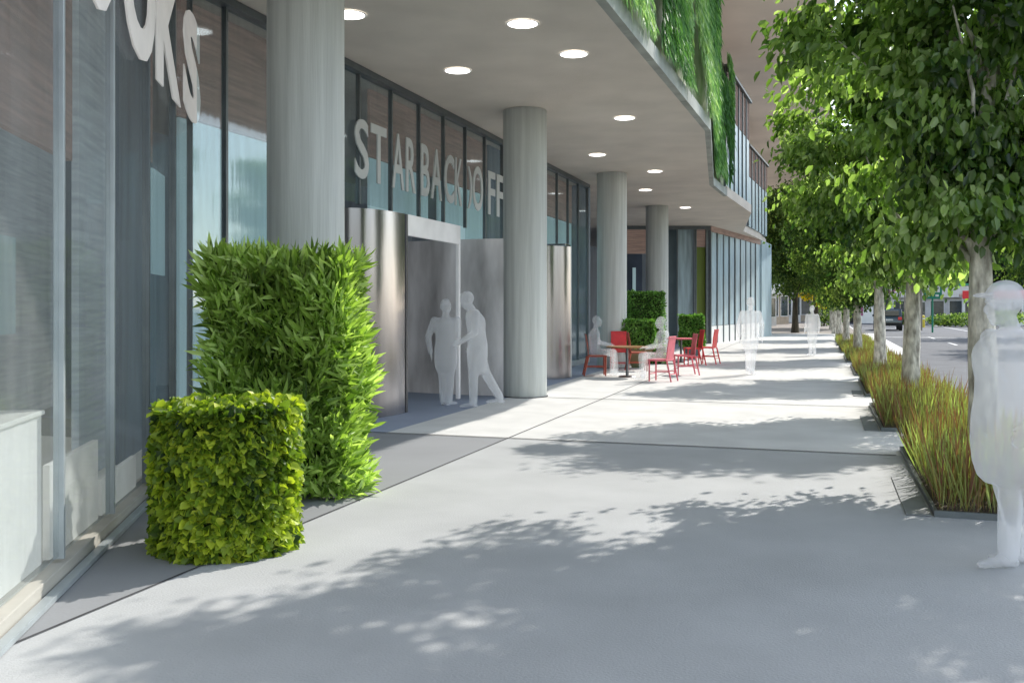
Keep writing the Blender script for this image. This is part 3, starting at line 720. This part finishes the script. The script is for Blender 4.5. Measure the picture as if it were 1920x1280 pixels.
for i,(x,y,r,s,lb) in enumerate(far):
    c = t3 if i==0 else copy_tree(t3); c.location=(x,y,-.1); c.rotation_euler.z=r; c.scale=(s,s,s); c['label']=lb
C,D = make_crown(120,230,(2.7,2.7,3.7),5.6,.17,41,clumpr=.6,shell=.45)
t4 = make_tree('rounded olive green tree standing at the end of the glazed building',2.2,(2.7,2.7,3.7),5.6,C,D,M['leaf_far'],M['bark_d'],.7,.2,'small leaved trees by the far shops',six=False,nl=18,seed=12,cname='shade_tree')
t4.location=(-1.7,62,0)
c=copy_tree(t4); c.location=(-.6,76,0); c.rotation_euler.z=2; c.scale=(1.1,1.1,1.1); c['label']='olive green tree just behind the rounded one at the end of the glazed building'
c=copy_tree(t4); c.location=(10.8,46,-.1); c.rotation_euler.z=1; c.scale=(1.15,1.15,1.2); c['label']='tree across the road at the right edge of the view'
c=copy_tree(t4); c.location=(12.6,62,-.1); c.rotation_euler.z=3; c.scale=(1.3,1.3,1.3); c['label']='tree across the road behind the capped person'
# shrub with yellow leaves by the distant shops
def shrub(label, loc, r, h, m, n, L, cat='shrub', grp=None):
    t = empty('shrub',loc,0,label,cat,grp)
    P = unit(n)*RNG.uniform(.55,1,n)[:,None]*np.array([r,r,h/2])+np.array([0,0,h*.55])
    leaf_mesh('foliage',P,unit(n),unit(n)+np.array([0,0,.5]),RNG.uniform(.6,1.2,n)*L,.7,RNG.random(n),m,t,six=False)
    mb = MB()
    for k in range(5): mb.tube([(0,0,0),(random.uniform(-.5,.5)*r,random.uniform(-.5,.5)*r,h*.6)],[.03,.01],6)
    mb.build('stems',M['bark_d'],t); return t
shrub('bright yellow leaved tree beside the pale shopfronts', (*atd(1516,74).xy,1.9), .85,1.7,M['leaf_autumn'],420,.26)
shrub('smaller yellow shrub right of the yellow leaved tree', (*atd(1543,72).xy,1.3), .6,1.5,M['leaf_autumn'],220,.24)
for i,(px,d,r,h) in enumerate([(1545,80,1.2,2.6),(1575,86,1.5,3.2),(1700,92,1.2,1.2),(1770,84,1.6,1.0),(1815,82,2.0,1.2),(1875,80,2.2,1.5)]):
    shrub(['green shrub at the end of the pavement','tall green shrub between the far street trees','low shrub before the dark shop windows','low hedge shrub at the foot of the road sign','low hedge shrub right of the road sign','spreading shrub at the right edge before the low shop'][i],(*atd(px,d).xy,-.12),r,h,M['leaf_far'],1400,.2,grp='shrubs along the far side of the road')

# ================================================================== PEOPLE
def capsule(mb, p0, r0, p1, r1, flat=1.0, n=18):
    """rounded tapered limb"""
    p0=Vector(p0); p1=Vector(p1); k=6
    mb.tube([p0.lerp(p1,i/k) for i in range(k+1)], [r0+(r1-r0)*i/k for i in range(k+1)], n)
    mb.ball(p0,r0); mb.ball(p1,r1)
def loft(mb, secs, n=28):
    """closed skin through elliptical sections (centre, half depth, half width)"""
    rings=[]
    for c,rx,ry in secs:
        rings.append([mb.bm.verts.new((c[0]+rx*math.cos(2*math.pi*k/n), c[1]+ry*math.sin(2*math.pi*k/n), c[2])) for k in range(n)])
    for a,b in zip(rings,rings[1:]):
        for k in range(n): mb.bm.faces.new((a[k],a[(k+1)%n],b[(k+1)%n],b[k]))
    mb.bm.faces.new(rings[0][::-1]); mb.bm.faces.new(rings[-1])
def finish_body(mb, name, m, parent, voxel=.016, smooth_it=4):
    me = bpy.data.meshes.new('b'); mb.bm.to_mesh(me); mb.bm.free()
    o = bpy.data.objects.new('b', me); COL.objects.link(o)
    md = o.modifiers.new('r','REMESH'); md.mode='VOXEL'; md.voxel_size=voxel
    ms = o.modifiers.new('s','SMOOTH'); ms.iterations=smooth_it; ms.factor=.5
    dg = bpy.context.evaluated_depsgraph_get(); me2 = bpy.data.meshes.new_from_object(o.evaluated_get(dg))
    bpy.data.objects.remove(o); me2.name=name
    return link(name, me2, m, parent, True)
def hand(mb, w, d, side, s=1.0, curl=.5):
    """palm at w pointing along d, five separate fingers"""
    w=Vector(w); d=Vector(d).normalized(); x=Vector((1,0,0))
    x=(x-d*x.dot(d)).normalized(); y=d.cross(x)*side
    pc=w+d*.045*s
    mb.ball(pc,.045*s,1,.45,1.15,Matrix((( x.x,y.x,d.x,0),(x.y,y.y,d.y,0),(x.z,y.z,d.z,0),(0,0,0,1))))
    for i,(o,l) in enumerate(((.03,.072),(.011,.082),(-.010,.076),(-.029,.058))):
        b=pc+x*o*s+d*.038*s; m_=b+(d-y*.3*curl).normalized()*l*.5*s; e=m_+(d-y*1.1*curl).normalized()*l*.5*s
        capsule(mb,b,.0095*s,m_,.0088*s,n=8); capsule(mb,m_,.0088*s,e,.0075*s,n=8)
    b=pc+x*.034*s-d*.02*s; m_=b+(x*.8+d*.7).normalized()*.035*s; capsule(mb,b,.012*s,m_,.0105*s,n=8); capsule(mb,m_,.0105*s,m_+(d+x*.2-y*.3).normalized()*.03*s,.009*s,n=8)
def head(mb, c, fwd, s=1.0, nod=0.0):
    """head centred at c, facing fwd"""
    a=math.atan2(fwd[1],fwd[0]); Mx=Matrix.Translation(Vector(c))@Matrix.Rotation(a,4,'Z')@Matrix.Rotation(nod,4,'Y')
    def b(p,r,sx=1,sy=1,sz=1): 
        mb.ball((0,0,0),r*s,rot=Mx@Matrix.Translation(Vector(p)*s),sx=sx,sy=sy,sz=sz)
    b((-.012,0,.025),.098,1.02,.80,1.0)      # skull
    b((.025,0,-.035),.075,.85,.82,1.15)      # face
    b((.055,0,-.095),.032,.9,1.0,.8)         # chin
    b((.10,0,-.02),.016,1.2,.7,1.7)          # nose
    b((.108,0,-.037),.014,1.1,1.0,.8)
    b((.084,0,.022),.022,.7,2.2,.6)          # brow
    b((.085,0,-.066),.014,.9,1.8,.7)         # lips
    for sd in (-1,1):
        b((.078,.032*sd,.0),.011)            # eyes
        b((-.01,.082*sd,-.01),.022,1.0,.35,1.5)  # ears
        b((.052,.04*sd,-.04),.03)            # cheeks
    return Mx
def person(label, loc, rz, H, pose, m, voxel=.016, cap=False, arms=True, coat=.55, wide=1.0, shoe_m=None, deep=1.0):
    """local +x is where the person faces; joints in metres for a 1.75 m adult"""
    s=H/1.75
    t = empty('person',loc,rz,label,'person'); t.scale=(s,s,s)
    J=dict(pel=(0,0,.93),che=(0,0,1.30),nek=(0,0,1.46),hed=(.02,0,1.63),nod=0,look=(1,0),
           shl=(0,.185*wide,1.40),shr=(0,-.185*wide,1.40), ell=(-.03,.25*wide,1.12), elr=(-.03,-.25*wide,1.12), wrl=(.03,.26*wide,.88), wrr=(.03,-.26*wide,.88),
           kl=(.02,.095,.49),kr=(.02,-.095,.49),al=(0,.10,.09),ar=(0,-.10,.09),tl=(1,.1,0),trr=(1,-.1,0)); J.update(pose)
    mb = MB()
    pel=Vector(J['pel']); che=Vector(J['che']); nek=Vector(J['nek']); hed=Vector(J['hed'])
    up=(che-pel).normalized()
    def P_(f,z=None):
        v=pel.lerp(che,f) if f<=1 else che.lerp(nek,f-1); return v
    W=wide; secs=[]
    if coat:
        hem=pel.z-.08-coat*.33
        for f,rx,ry in ((-.12,.085,.13),(0,.115,.16),(.25,.135,.178),(.6,.143,.185),(1.0,.138,.185)):
            c=Vector(P_(0)); c.z=hem+(pel.z-hem)*f; c.x=pel.x*(.6+.4*f); secs.append((c,rx+.012,ry*W))
    else: secs.append((pel+Vector((0,0,-.09)),.10,.13*W)); secs.append((pel,.125,.17*W))
    for f,rx,ry in ((.3,.128,.168),(.6,.125,.165),(.85,.135,.180),(1.05,.135,.188),(1.35,.125,.180),(1.62,.105,.165),(1.85,.075,.115),(1.98,.058,.07)):
        secs.append((P_(f),rx*(1.08 if coat else 1),ry*W))
    secs=[(c,rx*deep,ry) for c,rx,ry in secs]
    loft(mb,secs)
    capsule(mb,che.lerp(nek,.5),.075,nek,.058); capsule(mb,nek,.058,hed+Vector((-.01,0,-.05)),.054)
    head(mb,hed,J['look'],1.08,J['nod'])
    for sh,el,wr,sd in (('shl','ell','wrl',1),('shr','elr','wrr',-1)):
        a=Vector(J[sh]);e=Vector(J[el]);w=Vector(J[wr])
        capsule(mb,a,.068,e,.056); capsule(mb,e,.056,w,.040); capsule(mb,che+Vector((0,.09*sd,.05)),.085,a,.066)
        capsule(mb,w,.027,w+(w-e).normalized()*.03,.026); hand(mb,w+(w-e).normalized()*.02,(w-e),sd)
    for k,a,sd in (('kl','al',1),('kr','ar',-1)):
        h=pel+Vector((0,.09*sd,-.04)); kk=Vector(J[k]); an=Vector(J[a])
        capsule(mb,h,.100,kk,.076); capsule(mb,kk,.076,an,.062)
        capsule(mb,an,.060,an+Vector((0,0,-.02)),.055)
    finish_body(mb,'body',m,t,voxel,2 if voxel<.014 else 4)
    for a,d in (('al','tl'),('ar','trr')):
        an=Vector(J[a]); dd=Vector((J[d][0],J[d][1],0)).normalized(); q=MB()
        ra=math.atan2(dd.y,dd.x); B=Matrix.Translation((an.x,an.y,an.z-.09))@Matrix.Rotation(ra,4,'Z')
        def f(p,r,sx,sy,sz): q.ball((0,0,0),r,rot=B@Matrix.Translation(Vector(p)),sx=sx,sy=sy,sz=sz)
        f((.02,0,.055),.055,1.1,.85,.95); f((.10,0,.035),.045,1.5,.95,.72); f((.165,0,.028),.036,1.3,1.1,.72); f((-.035,0,.03),.038,1.0,.95,.8); f((0,0,.10),.05,1,.95,1.2)
        finish_body(q,'shoe',shoe_m or m,t,.011,3)
    if cap:
        q=MB(); B=Matrix.Translation(hed); q.ball(hed+Vector((-.012,0,.06)),.112,1.06,.88,.86)
        q.ball(hed+Vector((.105,0,.06)),.078,1.2,.9,.20)
        finish_body(q,'cap',m,t,.01,3)
    return t
def face(px_dir): return 0
left = math.atan2(-RT.y,-RT.x); right = math.atan2(RT.y,RT.x); away = math.atan2(FW.y,FW.x); toward = math.atan2(-FW.y,-FW.x)
# near right, capped, standing in profile
person('large translucent white standing figure in a cap at the right edge, facing left', atd(1896,5.95), left+R(4), 1.745,
       dict(pel=(0,0,.93),kl=(.03,.05,.49),kr=(.0,-.06,.49),al=(.05,.05,.09),ar=(-.10,-.05,.09),ell=(-.12,.24,1.13),wrl=(.02,.22,.91),elr=(-.16,-.22,1.14),wrr=(-.06,-.22,.92),hed=(.05,0,1.615)),
       M['ghost_near'],.0125,cap=True,coat=.9,wide=1.18,deep=1.55)
# pair at the entrance
person('shorter translucent figure seen from behind at the steel entrance, elbow held out', atd(836,15.6), away-R(12), 1.72,
       dict(ell=(-.02,.30,1.13),wrl=(.02,.27,.88),elr=(-.0,-.20,1.15),wrr=(.12,-.12,.98),al=(.0,.045,.09),ar=(-.02,-.06,.09),kl=(.0,.05,.49),kr=(0,-.07,.49),trr=(1,-.4,0),hed=(0,0,1.63),wide=1),
       M['ghost'],.018,coat=.8,wide=1.05)
person('taller translucent figure striding left with bowed head beside the second column', atd(893,15.35), left+R(6), 1.88,
       dict(pel=(-.02,0,.93),che=(.01,0,1.29),nek=(.06,0,1.45),hed=(.14,0,1.59),nod=R(24),shl=(.02,.175,1.39),shr=(.01,-.175,1.39),
            ell=(.04,.23,1.10),wrl=(.24,.20,.98),elr=(-.05,-.22,1.12),wrr=(.06,-.2,.90),
            kl=(.05,.08,.50),al=(.05,.08,.09),kr=(-.14,-.08,.51),ar=(-.36,-.09,.13),trr=(1,0,0)),
       M['ghost'],.018,coat=.95,wide=.92)
person('translucent figure walking toward the viewer on the pavement right of the red chairs', atd(1407,22.7), toward, 1.82,
       dict(shl=(0,.185,1.39),shr=(0,-.185,1.39),ell=(-.02,.27,1.12),wrl=(.04,.255,.86),elr=(-.02,-.27,1.12),wrr=(.02,-.255,.86),kl=(.06,.05,.49),kr=(-.03,-.04,.49),al=(.10,.01,.09),ar=(-.16,-.01,.12)),
       M['ghost'],.018,coat=.8,wide=1.0)
person('smaller distant translucent pedestrian near the far planters', atd(1523,31.5), away+R(10), 1.64,
       dict(kl=(.04,.04,.49),kr=(-.02,-.04,.49),al=(.08,.03,.09),ar=(-.12,-.02,.1)),
       M['ghost'],.025,coat=1.2,wide=1.0)

# ================================================================== CAFE FURNITURE
def chair(m, label=None):
    """faces local +x"""
    t = empty('cafe_chair',(0,0,0),0,label,'chair','red cafe chairs')
    mb=MB(); mb.box((-.20,-.22,.44),(.23,.22,.475),.01); mb.build('seat',m,t)
    mb=MB()
    prof=[(-.20,.478),(-.185,.478),(-.205,.72),(-.245,.95),(-.262,.95),(-.228,.72)]
    mb.extr(prof,-.2,.2); mb.build('backrest',m,t)
    for sy in (-1,1):
        q=MB(); q.tube([(.20,sy*.195,0),(.20,sy*.195,.44)],[.017,.021],8); q.build('leg',m,t)
        q=MB(); q.tube([(-.30,sy*.205,0),(-.20,sy*.205,.45)],[.017,.022],8); q.build('leg',m,t)
    for z in (.16,):
        q=MB(); q.tube([(-.263,-.2,z),(-.263,.2,z)],.011,6); q.tube([(.20,-.19,z),(.20,.19,z)],.011,6)
        for sy in (-1,1): q.tube([(-.25,sy*.2,z+.05),(.2,sy*.195,z+.05)],.011,6)
        q.build('stretcher',m,t)
    q=MB(); q.tube([(-.256,-.205,.955),(-.256,.205,.955)],.014,8); q.build('top_rail',m,t)
    return t
specs=[('brownred',1118,22.4,right,'brown red cafe chair at the left end of the group, in shade'),
       ('red',1162,24.6,toward,'bright red cafe chair behind the nearer table, facing the viewer'),
       ('brownred',1196,24.0,right,'dark red cafe chair between the nearer table and the low hedge'),
       ('pinkred',1240,20.7,left-R(30),'rose red cafe chair nearest the viewer, facing the nearer table'),
       ('pinkred',1284,22.6,left+R(3),'rose red cafe chair in the middle of the group with a slim back edge showing'),
       ('red',1300,26.4,left+R(5),'red cafe chair on the near side of the farther table'),
       ('red',1327,27.0,left-R(28),'red cafe chair at the right end of the group')]
protos={}
for mk,px,d,rz,lb in specs:
    if mk not in protos: c=protos[mk]=chair(M[mk],lb)
    else: c=copy_tree(protos[mk])
    c['label']=lb; c.location=(*atd(px,d).xy,0); c.rotation_euler=(0,0,rz)
def table(label,px,d,m,r=.48,h=.70):
    t=empty('cafe_table',(*atd(px,d).xy,0),0,label,'table','cafe tables')
    q=MB(); q.tube([(0,0,h-.03),(0,0,h)],r,36); q.build('tabletop',m,t)
    q=MB(); q.tube([(0,0,.03),(0,0,h-.03)],[.035,.03],12); q.build('pedestal',M['steel_d'],t)
    q=MB(); q.tube([(0,0,.002),(0,0,.03)],[.21,.18],24); q.build('base',M['steel_d'],t)
table('brown topped round cafe table in front of the low hedge',1176,21.9,M['tabletop'])
table('rose topped round cafe table among the right hand chairs',1277,27.6,M['pinkred'],.42)
# faint seated guests
sit=dict(pel=(-.02,0,.55),che=(-.05,0,.90),nek=(-.02,0,1.07),hed=(.02,0,1.24),shl=(-.04,.18,1.01),shr=(-.04,-.18,1.01),
         ell=(.04,.23,.76),elr=(.04,-.23,.76),wrl=(.27,.16,.72),wrr=(.27,-.16,.70),kl=(.40,.11,.53),kr=(.40,-.10,.53),al=(.38,.11,.09),ar=(.44,-.10,.09))
for (mk,px,d,rz,lb),lab in ((specs[0],'faint translucent guest sitting on the brown red chair at the left end of the group'),(specs[3],'faint translucent guest sitting on the rose red chair nearest the viewer')):
    person(lab, atd(px,d), rz, 1.78, sit, M['ghost_thin'], .02, coat=0)

# ================================================================== FAR STREET
def shopbuild(label,loc,rz,w,dp,h,wm,roofm,nwin,cat='building',awn=None,parapet=.5,name='shop_building'):
    """front faces local -y"""
    t=empty(name,loc,rz,label,cat)
    q=MB(); q.box((-w/2,0,0),(w/2,dp,h)); q.build('wall',wm,t)
    q=MB(); q.box((-w/2-.25,-.5,h+.003),(w/2+.25,dp+.2,h+.25),.03); rf=q.build('roof',roofm,t)
    q=MB(); q.box((-w/2-.05,-.55,h-.25),(w/2+.05,-.40,h+parapet),.02); q.build('parapet',awn or wm,t)
    ww=w/nwin
    for k in range(nwin):
        x0=-w/2+k*ww+.15*ww; x1=x0+.7*ww
        if k%3==1:
            q=MB(); q.box((x0,-.03,0),(x1,.02,h*.75)); dd=q.build('door',M['pane_dk'],t)
            q=MB(); q.box((x1-.12,-.07,1.0),(x1-.08,-.032,1.2)); q.build('handle',M['chrome'],dd)
        else:
            q=MB(); 
            q.box((x0-.06,-.06,.7),(x1+.06,.01,.76)); q.box((x0-.06,-.06,h*.8),(x1+.06,.01,h*.8+.06)); q.box((x0-.06,-.06,.762),(x0,.01,h*.8-.002)); q.box((x1,-.06,.762),(x1+.06,.01,h*.8-.002)); wf=q.build('window',M['white'],t)
            q=MB(); q.box((x0,-.02,.76),(x1,.012,h*.8)); q.build('pane',M['pane_dk'],wf)
    return t
# low shop across the junction
low = shopbuild('long low pale shop with a green roof edge across the junction', (*atd(1775,97).xy,-.12), R(-4), 10.5,8,2.9,M['shop_w'],M['shop_roof'],6,awn=M['shop_w'],parapet=.9)
q=MB(); q.box((-5.3,-.62,3.85),(5.3,-.3,4.05)); q.build('roof_edge',M['shop_green'],low)
q=MB(); q.extr([(-.8,3.0),(-3.6,3.0),(-2.2,3.55)],-.75,-.62); 
o=q.build('gable_trim',M['shop_roof'],low)
o.location.x=5.2
shopbuild('dark fronted shop left of the road sign behind the plum board', (*atd(1685,100).xy,-.12), R(-4), 6.0,7,3.3,M['pole'],M['bark_d'],4,awn=M['mullion'],parapet=.3)
def wallpts(mb,p,q,z0,z1,th): mb.wallbox(p,q,z0,z1,th)
# left shops
for i,(px,d,w,h,wm,lb) in enumerate([(1443,78,3.6,2.9,M['shop_w'],'small white shop with a flat canopy just beyond the glazed building'),
        (1468,86,3.6,3.2,M['shop_b'],'sandy coloured shop second beyond the glazed building'),(1492,95,3.6,3.6,M['shop_w'],'off white shop third beyond the glazed building'),
        (1518,106,4.6,3.3,M['shop_b'],'farthest sandy shop closing the left side of the street')]):
    p=atd(px,d); shopbuild(lb,(p.x-1.2,p.y,0),R(62 if i<3 else 10),w*1.9,4,h,wm,M['shop_w'],4,awn=M['white'],parapet=.3)
p=atd(1862,88); rb=shopbuild('small red and white fronted shop at the far right edge', (p.x,p.y,-.12), R(-6), 5.0,5,2.7,M['white'],M['shop_roof'],4,awn=M['red'],parapet=.5)
p=atd(1560,112); shopbuild('distant white shop with a red fascia between the street trees', (p.x,p.y,-.12), R(0), 6.0,5,2.9,M['shop_w'],M['shop_roof'],5,awn=M['red'],parapet=.3)
# boards, road sign, poles
def board(name,label,px,d,w,h,z,m,cat,posts=True,pm=None):
    t=empty(name,(*atd(px,d).xy,-.12),R(18),label,cat)
    q=MB(); q.box((-w/2,-.04,z),(w/2,.04,z+h),.01); q.build('panel',m,t)
    if posts:
        for x in (-w*.35,w*.35):
            q=MB(); q.tube([(x,.08,0),(x,.08,z+h*.9)],.05,8); q.build('post',pm or M['pole'],t)
    return t
def text_on(t,s,x,z,size,m,y=-.046):
    cu=bpy.data.curves.new('lettering','FONT'); cu.body=s; cu.size=size; cu.align_x='CENTER'; cu.extrude=.004
    o=bpy.data.objects.new('t',cu); COL.objects.link(o); dg=bpy.context.evaluated_depsgraph_get()
    me=bpy.data.meshes.new_from_object(o.evaluated_get(dg)); bpy.data.objects.remove(o)
    me.transform(Matrix.Rotation(R(90),4,'X')); l=link('lettering',me,m,t); l.location=(x,y,z); return l
plum=board('shop_board','plum and white sign board on posts before the dark fronted shop',1679,84,1.3,.85,3.0-.1,M['magenta'],'sign')
q=MB()
for x0,x1,z0,z1 in ((-.5,-.36,3.1,3.6),(-.3,-.05,3.45,3.6),(-.3,-.22,3.1,3.43),(.05,.3,3.4,3.6),(.1,.18,3.1,3.38),(.38,.56,3.3,3.6),(-.2,.5,2.95,3.04)): q.box((x0,-.05,z0),(x1,-.042,z1))
q.build('lettering',M['white'],plum)
gb=board('shop_board','dull grey sign board beside the plum one',1706,84,1.25,.85,2.95,M['mullion'],'sign')
q=MB()
for k,(x0,z0,x1,z1) in enumerate(((-.4,3.1,-.3,3.6),(-.3,3.35,-.1,3.42),(0,3.1,.1,3.5),(.1,3.5,.35,3.6),(.2,3.1,.5,3.2))): q.box((x0,-.05,z0),(x1,-.042,z1))
q.build('lettering',M['shop_w'],gb)
wp=board('notice_panel','tall white and plum panel standing at the left of the dark shop',1622,88,1.5,2.6,.2,M['white'],'sign',False)
q=MB(); q.box((-.45,-.05,.9),(-.2,-.042,2.6)); q.box((-.45,-.05,2.0),(.35,-.0415,2.3)); q.build('lettering',M['magenta'],wp)
rs=empty('road_sign',(*atd(1749,64).xy,-.12),R(18),'green road sign on a steel post with two white route markers','sign')
q=MB(); q.box((-.6,-.03,2.25),(.6,.0,3.45),.01); q.box((-.6,-.03,3.47),(.55,.0,3.72),.01); q.build('panel',M['hw_green'],rs)
q=MB(); q.tube([(0,.05,0),(0,.05,3.7)],.06,10); q.build('post',M['hw_green'],rs)
for sx,chs in ((-.28,'O'),(.27,'P')):
    q=MB(); q.box((sx-.19,-.045,2.68),(sx+.19,-.034,3.15),.005); mk=q.build('route_marker',M['white'],rs)
    g_=text_on(rs,chs,sx,2.76,.40,M['joint'],-.05)
text_on(rs,'Hwy Town',0,3.2,.17,M['white'],-.036) if False else None
q=MB(); q.box((-.45,-.04,3.25),(.42,-.033,3.30)); q.box((-.42,-.04,3.56),(.38,-.033,3.61)); q.box((-.4,-.04,2.4),(-.18,-.033,2.54)); q.box((.16,-.04,2.4),(.38,-.033,2.54)); q.build('legend',M['white'],rs)
up=empty('utility_pole',(*atd(1726,70).xy,-.12),0,'slim grey utility pole left of the green road sign','pole')
q=MB(); q.tube([(0,0,0),(0,0,7.5)],[.13,.09],10); q.build('shaft',M['pole'],up)
q=MB(); q.box((-.9,-.05,7.0),(.9,.05,7.1)); q.build('crossarm',M['pole'],up)
q=MB(); 
yp=empty('bollard',(*atd(1731,80).xy,-.12),0,'yellow painted post below the green road sign','post')
q=MB(); q.tube([(0,0,0),(0,0,.95)],.14,12); q.ball((0,0,.95),.14,1,1,.5); q.build('shaft',M['yellow'],yp)
q=MB(); q.tube([(0,0,.7),(0,0,.78)],.146,12); q.build('band',M['white'],yp)
wb=empty('utility_box',(*atd(1720,82).xy,-.12),R(18),'white roadside box left of the yellow post','box')
q=MB(); q.box((-.32,-.2,.08),(.32,.2,1.25),.03); q.build('body',M['white'],wb)
q=MB(); q.box((-.36,-.24,0),(.36,.24,.078)); q.build('base',M['kerb'],wb)

# dark car seen from behind
def car(label,loc,rz,m):
    t=empty('parked_car',loc,rz,label,'car')   # rear faces local -y
    q=MB(); prof=[(-2.1,.35),(2.15,.35),(2.2,.75),(1.3,.98),(.7,1.55),(-1.55,1.58),(-2.05,1.0),(-2.18,.75)]
    q.extr(prof,-.88,.88); bmesh.ops.bevel(q.bm,geom=q.bm.edges[:],offset=.06,segments=2,affect='EDGES')
    b=q.build('body',m,t,True); b.data.transform(Matrix.Rotation(R(90),4,'Z'))
    q=MB(); q.box((-.66,-2.075,1.05),(.66,-1.70,1.46),.03); w=q.build('rear_window',M['pane_dk'],t)
    for sx in (-1,1):
        q=MB(); q.box((sx*.89,-1.5,1.05),(sx*.84,.6,1.45),.02); q.build('side_window',M['pane_dk'],t)
        q=MB(); q.box((sx*.84,-2.2,.78),(sx*.58,-2.08,.98),.02); q.build('tail_light',M['tail'],t)
        q=MB(); q.box((sx*1.02,.55,1.0),(sx*.9,.7,1.15),.02); q.build('mirror',m,t)
        for y in (-1.35,1.35):
            q=MB(); q.tube([(sx*.70,y,.33),(sx*.91,y,.33)],.33,20); wh=q.build('wheel',M['rubber'],t,True)
            q=MB(); q.tube([(sx*.905,y,.33),(sx*.92,y,.33)],.19,14); q.build('rim',M['chrome'],wh)
    q=MB(); q.box((-.24,-2.22,.72),(.24,-2.16,.84),.004); q.build('number_plate',M['white'],t)
    q=MB(); q.box((-.86,-2.27,.36),(.86,-2.12,.58),.03); q.build('bumper',M['rubber'],t)
    return t
car('dark teal car seen from behind on the road beyond the second street tree',(*atd(1664,71).xy,-.12),R(0),M['car'])

# ================================================================== CAMERA, WORLD, SUN
cam = bpy.data.cameras.new('camera'); co = bpy.data.objects.new('camera', cam); COL.objects.link(co)
co.location=(0,0,EYE); co.rotation_euler=(R(90),0,YAW)
cam.sensor_width=36; cam.lens=36*FP/1920; cam.shift_x=0; cam.shift_y=-(640-VY)/1920
cam.clip_end=3000; cam.clip_start=.05
sc.camera=co
w=bpy.data.worlds.new('World'); sc.world=w; w.use_nodes=True; nt=w.node_tree
bg=nt.nodes['Background']; sky=nt.nodes.new('ShaderNodeTexSky'); sky.sky_type='NISHITA'; sky.sun_disc=False
el=math.atan2(1,SUNXY.length); az=math.atan2(SUNXY.x,SUNXY.y)
sky.sun_elevation=el; sky.sun_rotation=az; sky.air_density=1.2; sky.dust_density=.6
hs=nt.nodes.new('ShaderNodeHueSaturation'); hs.inputs['Saturation'].default_value=.62; nt.links.new(sky.outputs[0],hs.inputs['Color']); nt.links.new(hs.outputs[0],bg.inputs[0]); bg.inputs[1].default_value=.38
sl=bpy.data.lights.new('sun','SUN'); so_=bpy.data.objects.new('sun',sl); COL.objects.link(so_)
sl.energy=5.2; sl.angle=R(.6); sl.color=(1,.96,.9)
dv=Vector((SUNXY.x,SUNXY.y,1)); so_.rotation_euler=dv.to_track_quat('Z','Y').to_euler(); so_.location=(5,10,20)
sc.view_settings.view_transform='Standard'; sc.view_settings.look='None'; sc.view_settings.exposure=0
sc.render.engine='CYCLES'
sc.cycles.max_bounces=10; sc.cycles.diffuse_bounces=4; sc.cycles.transparent_max_bounces=24
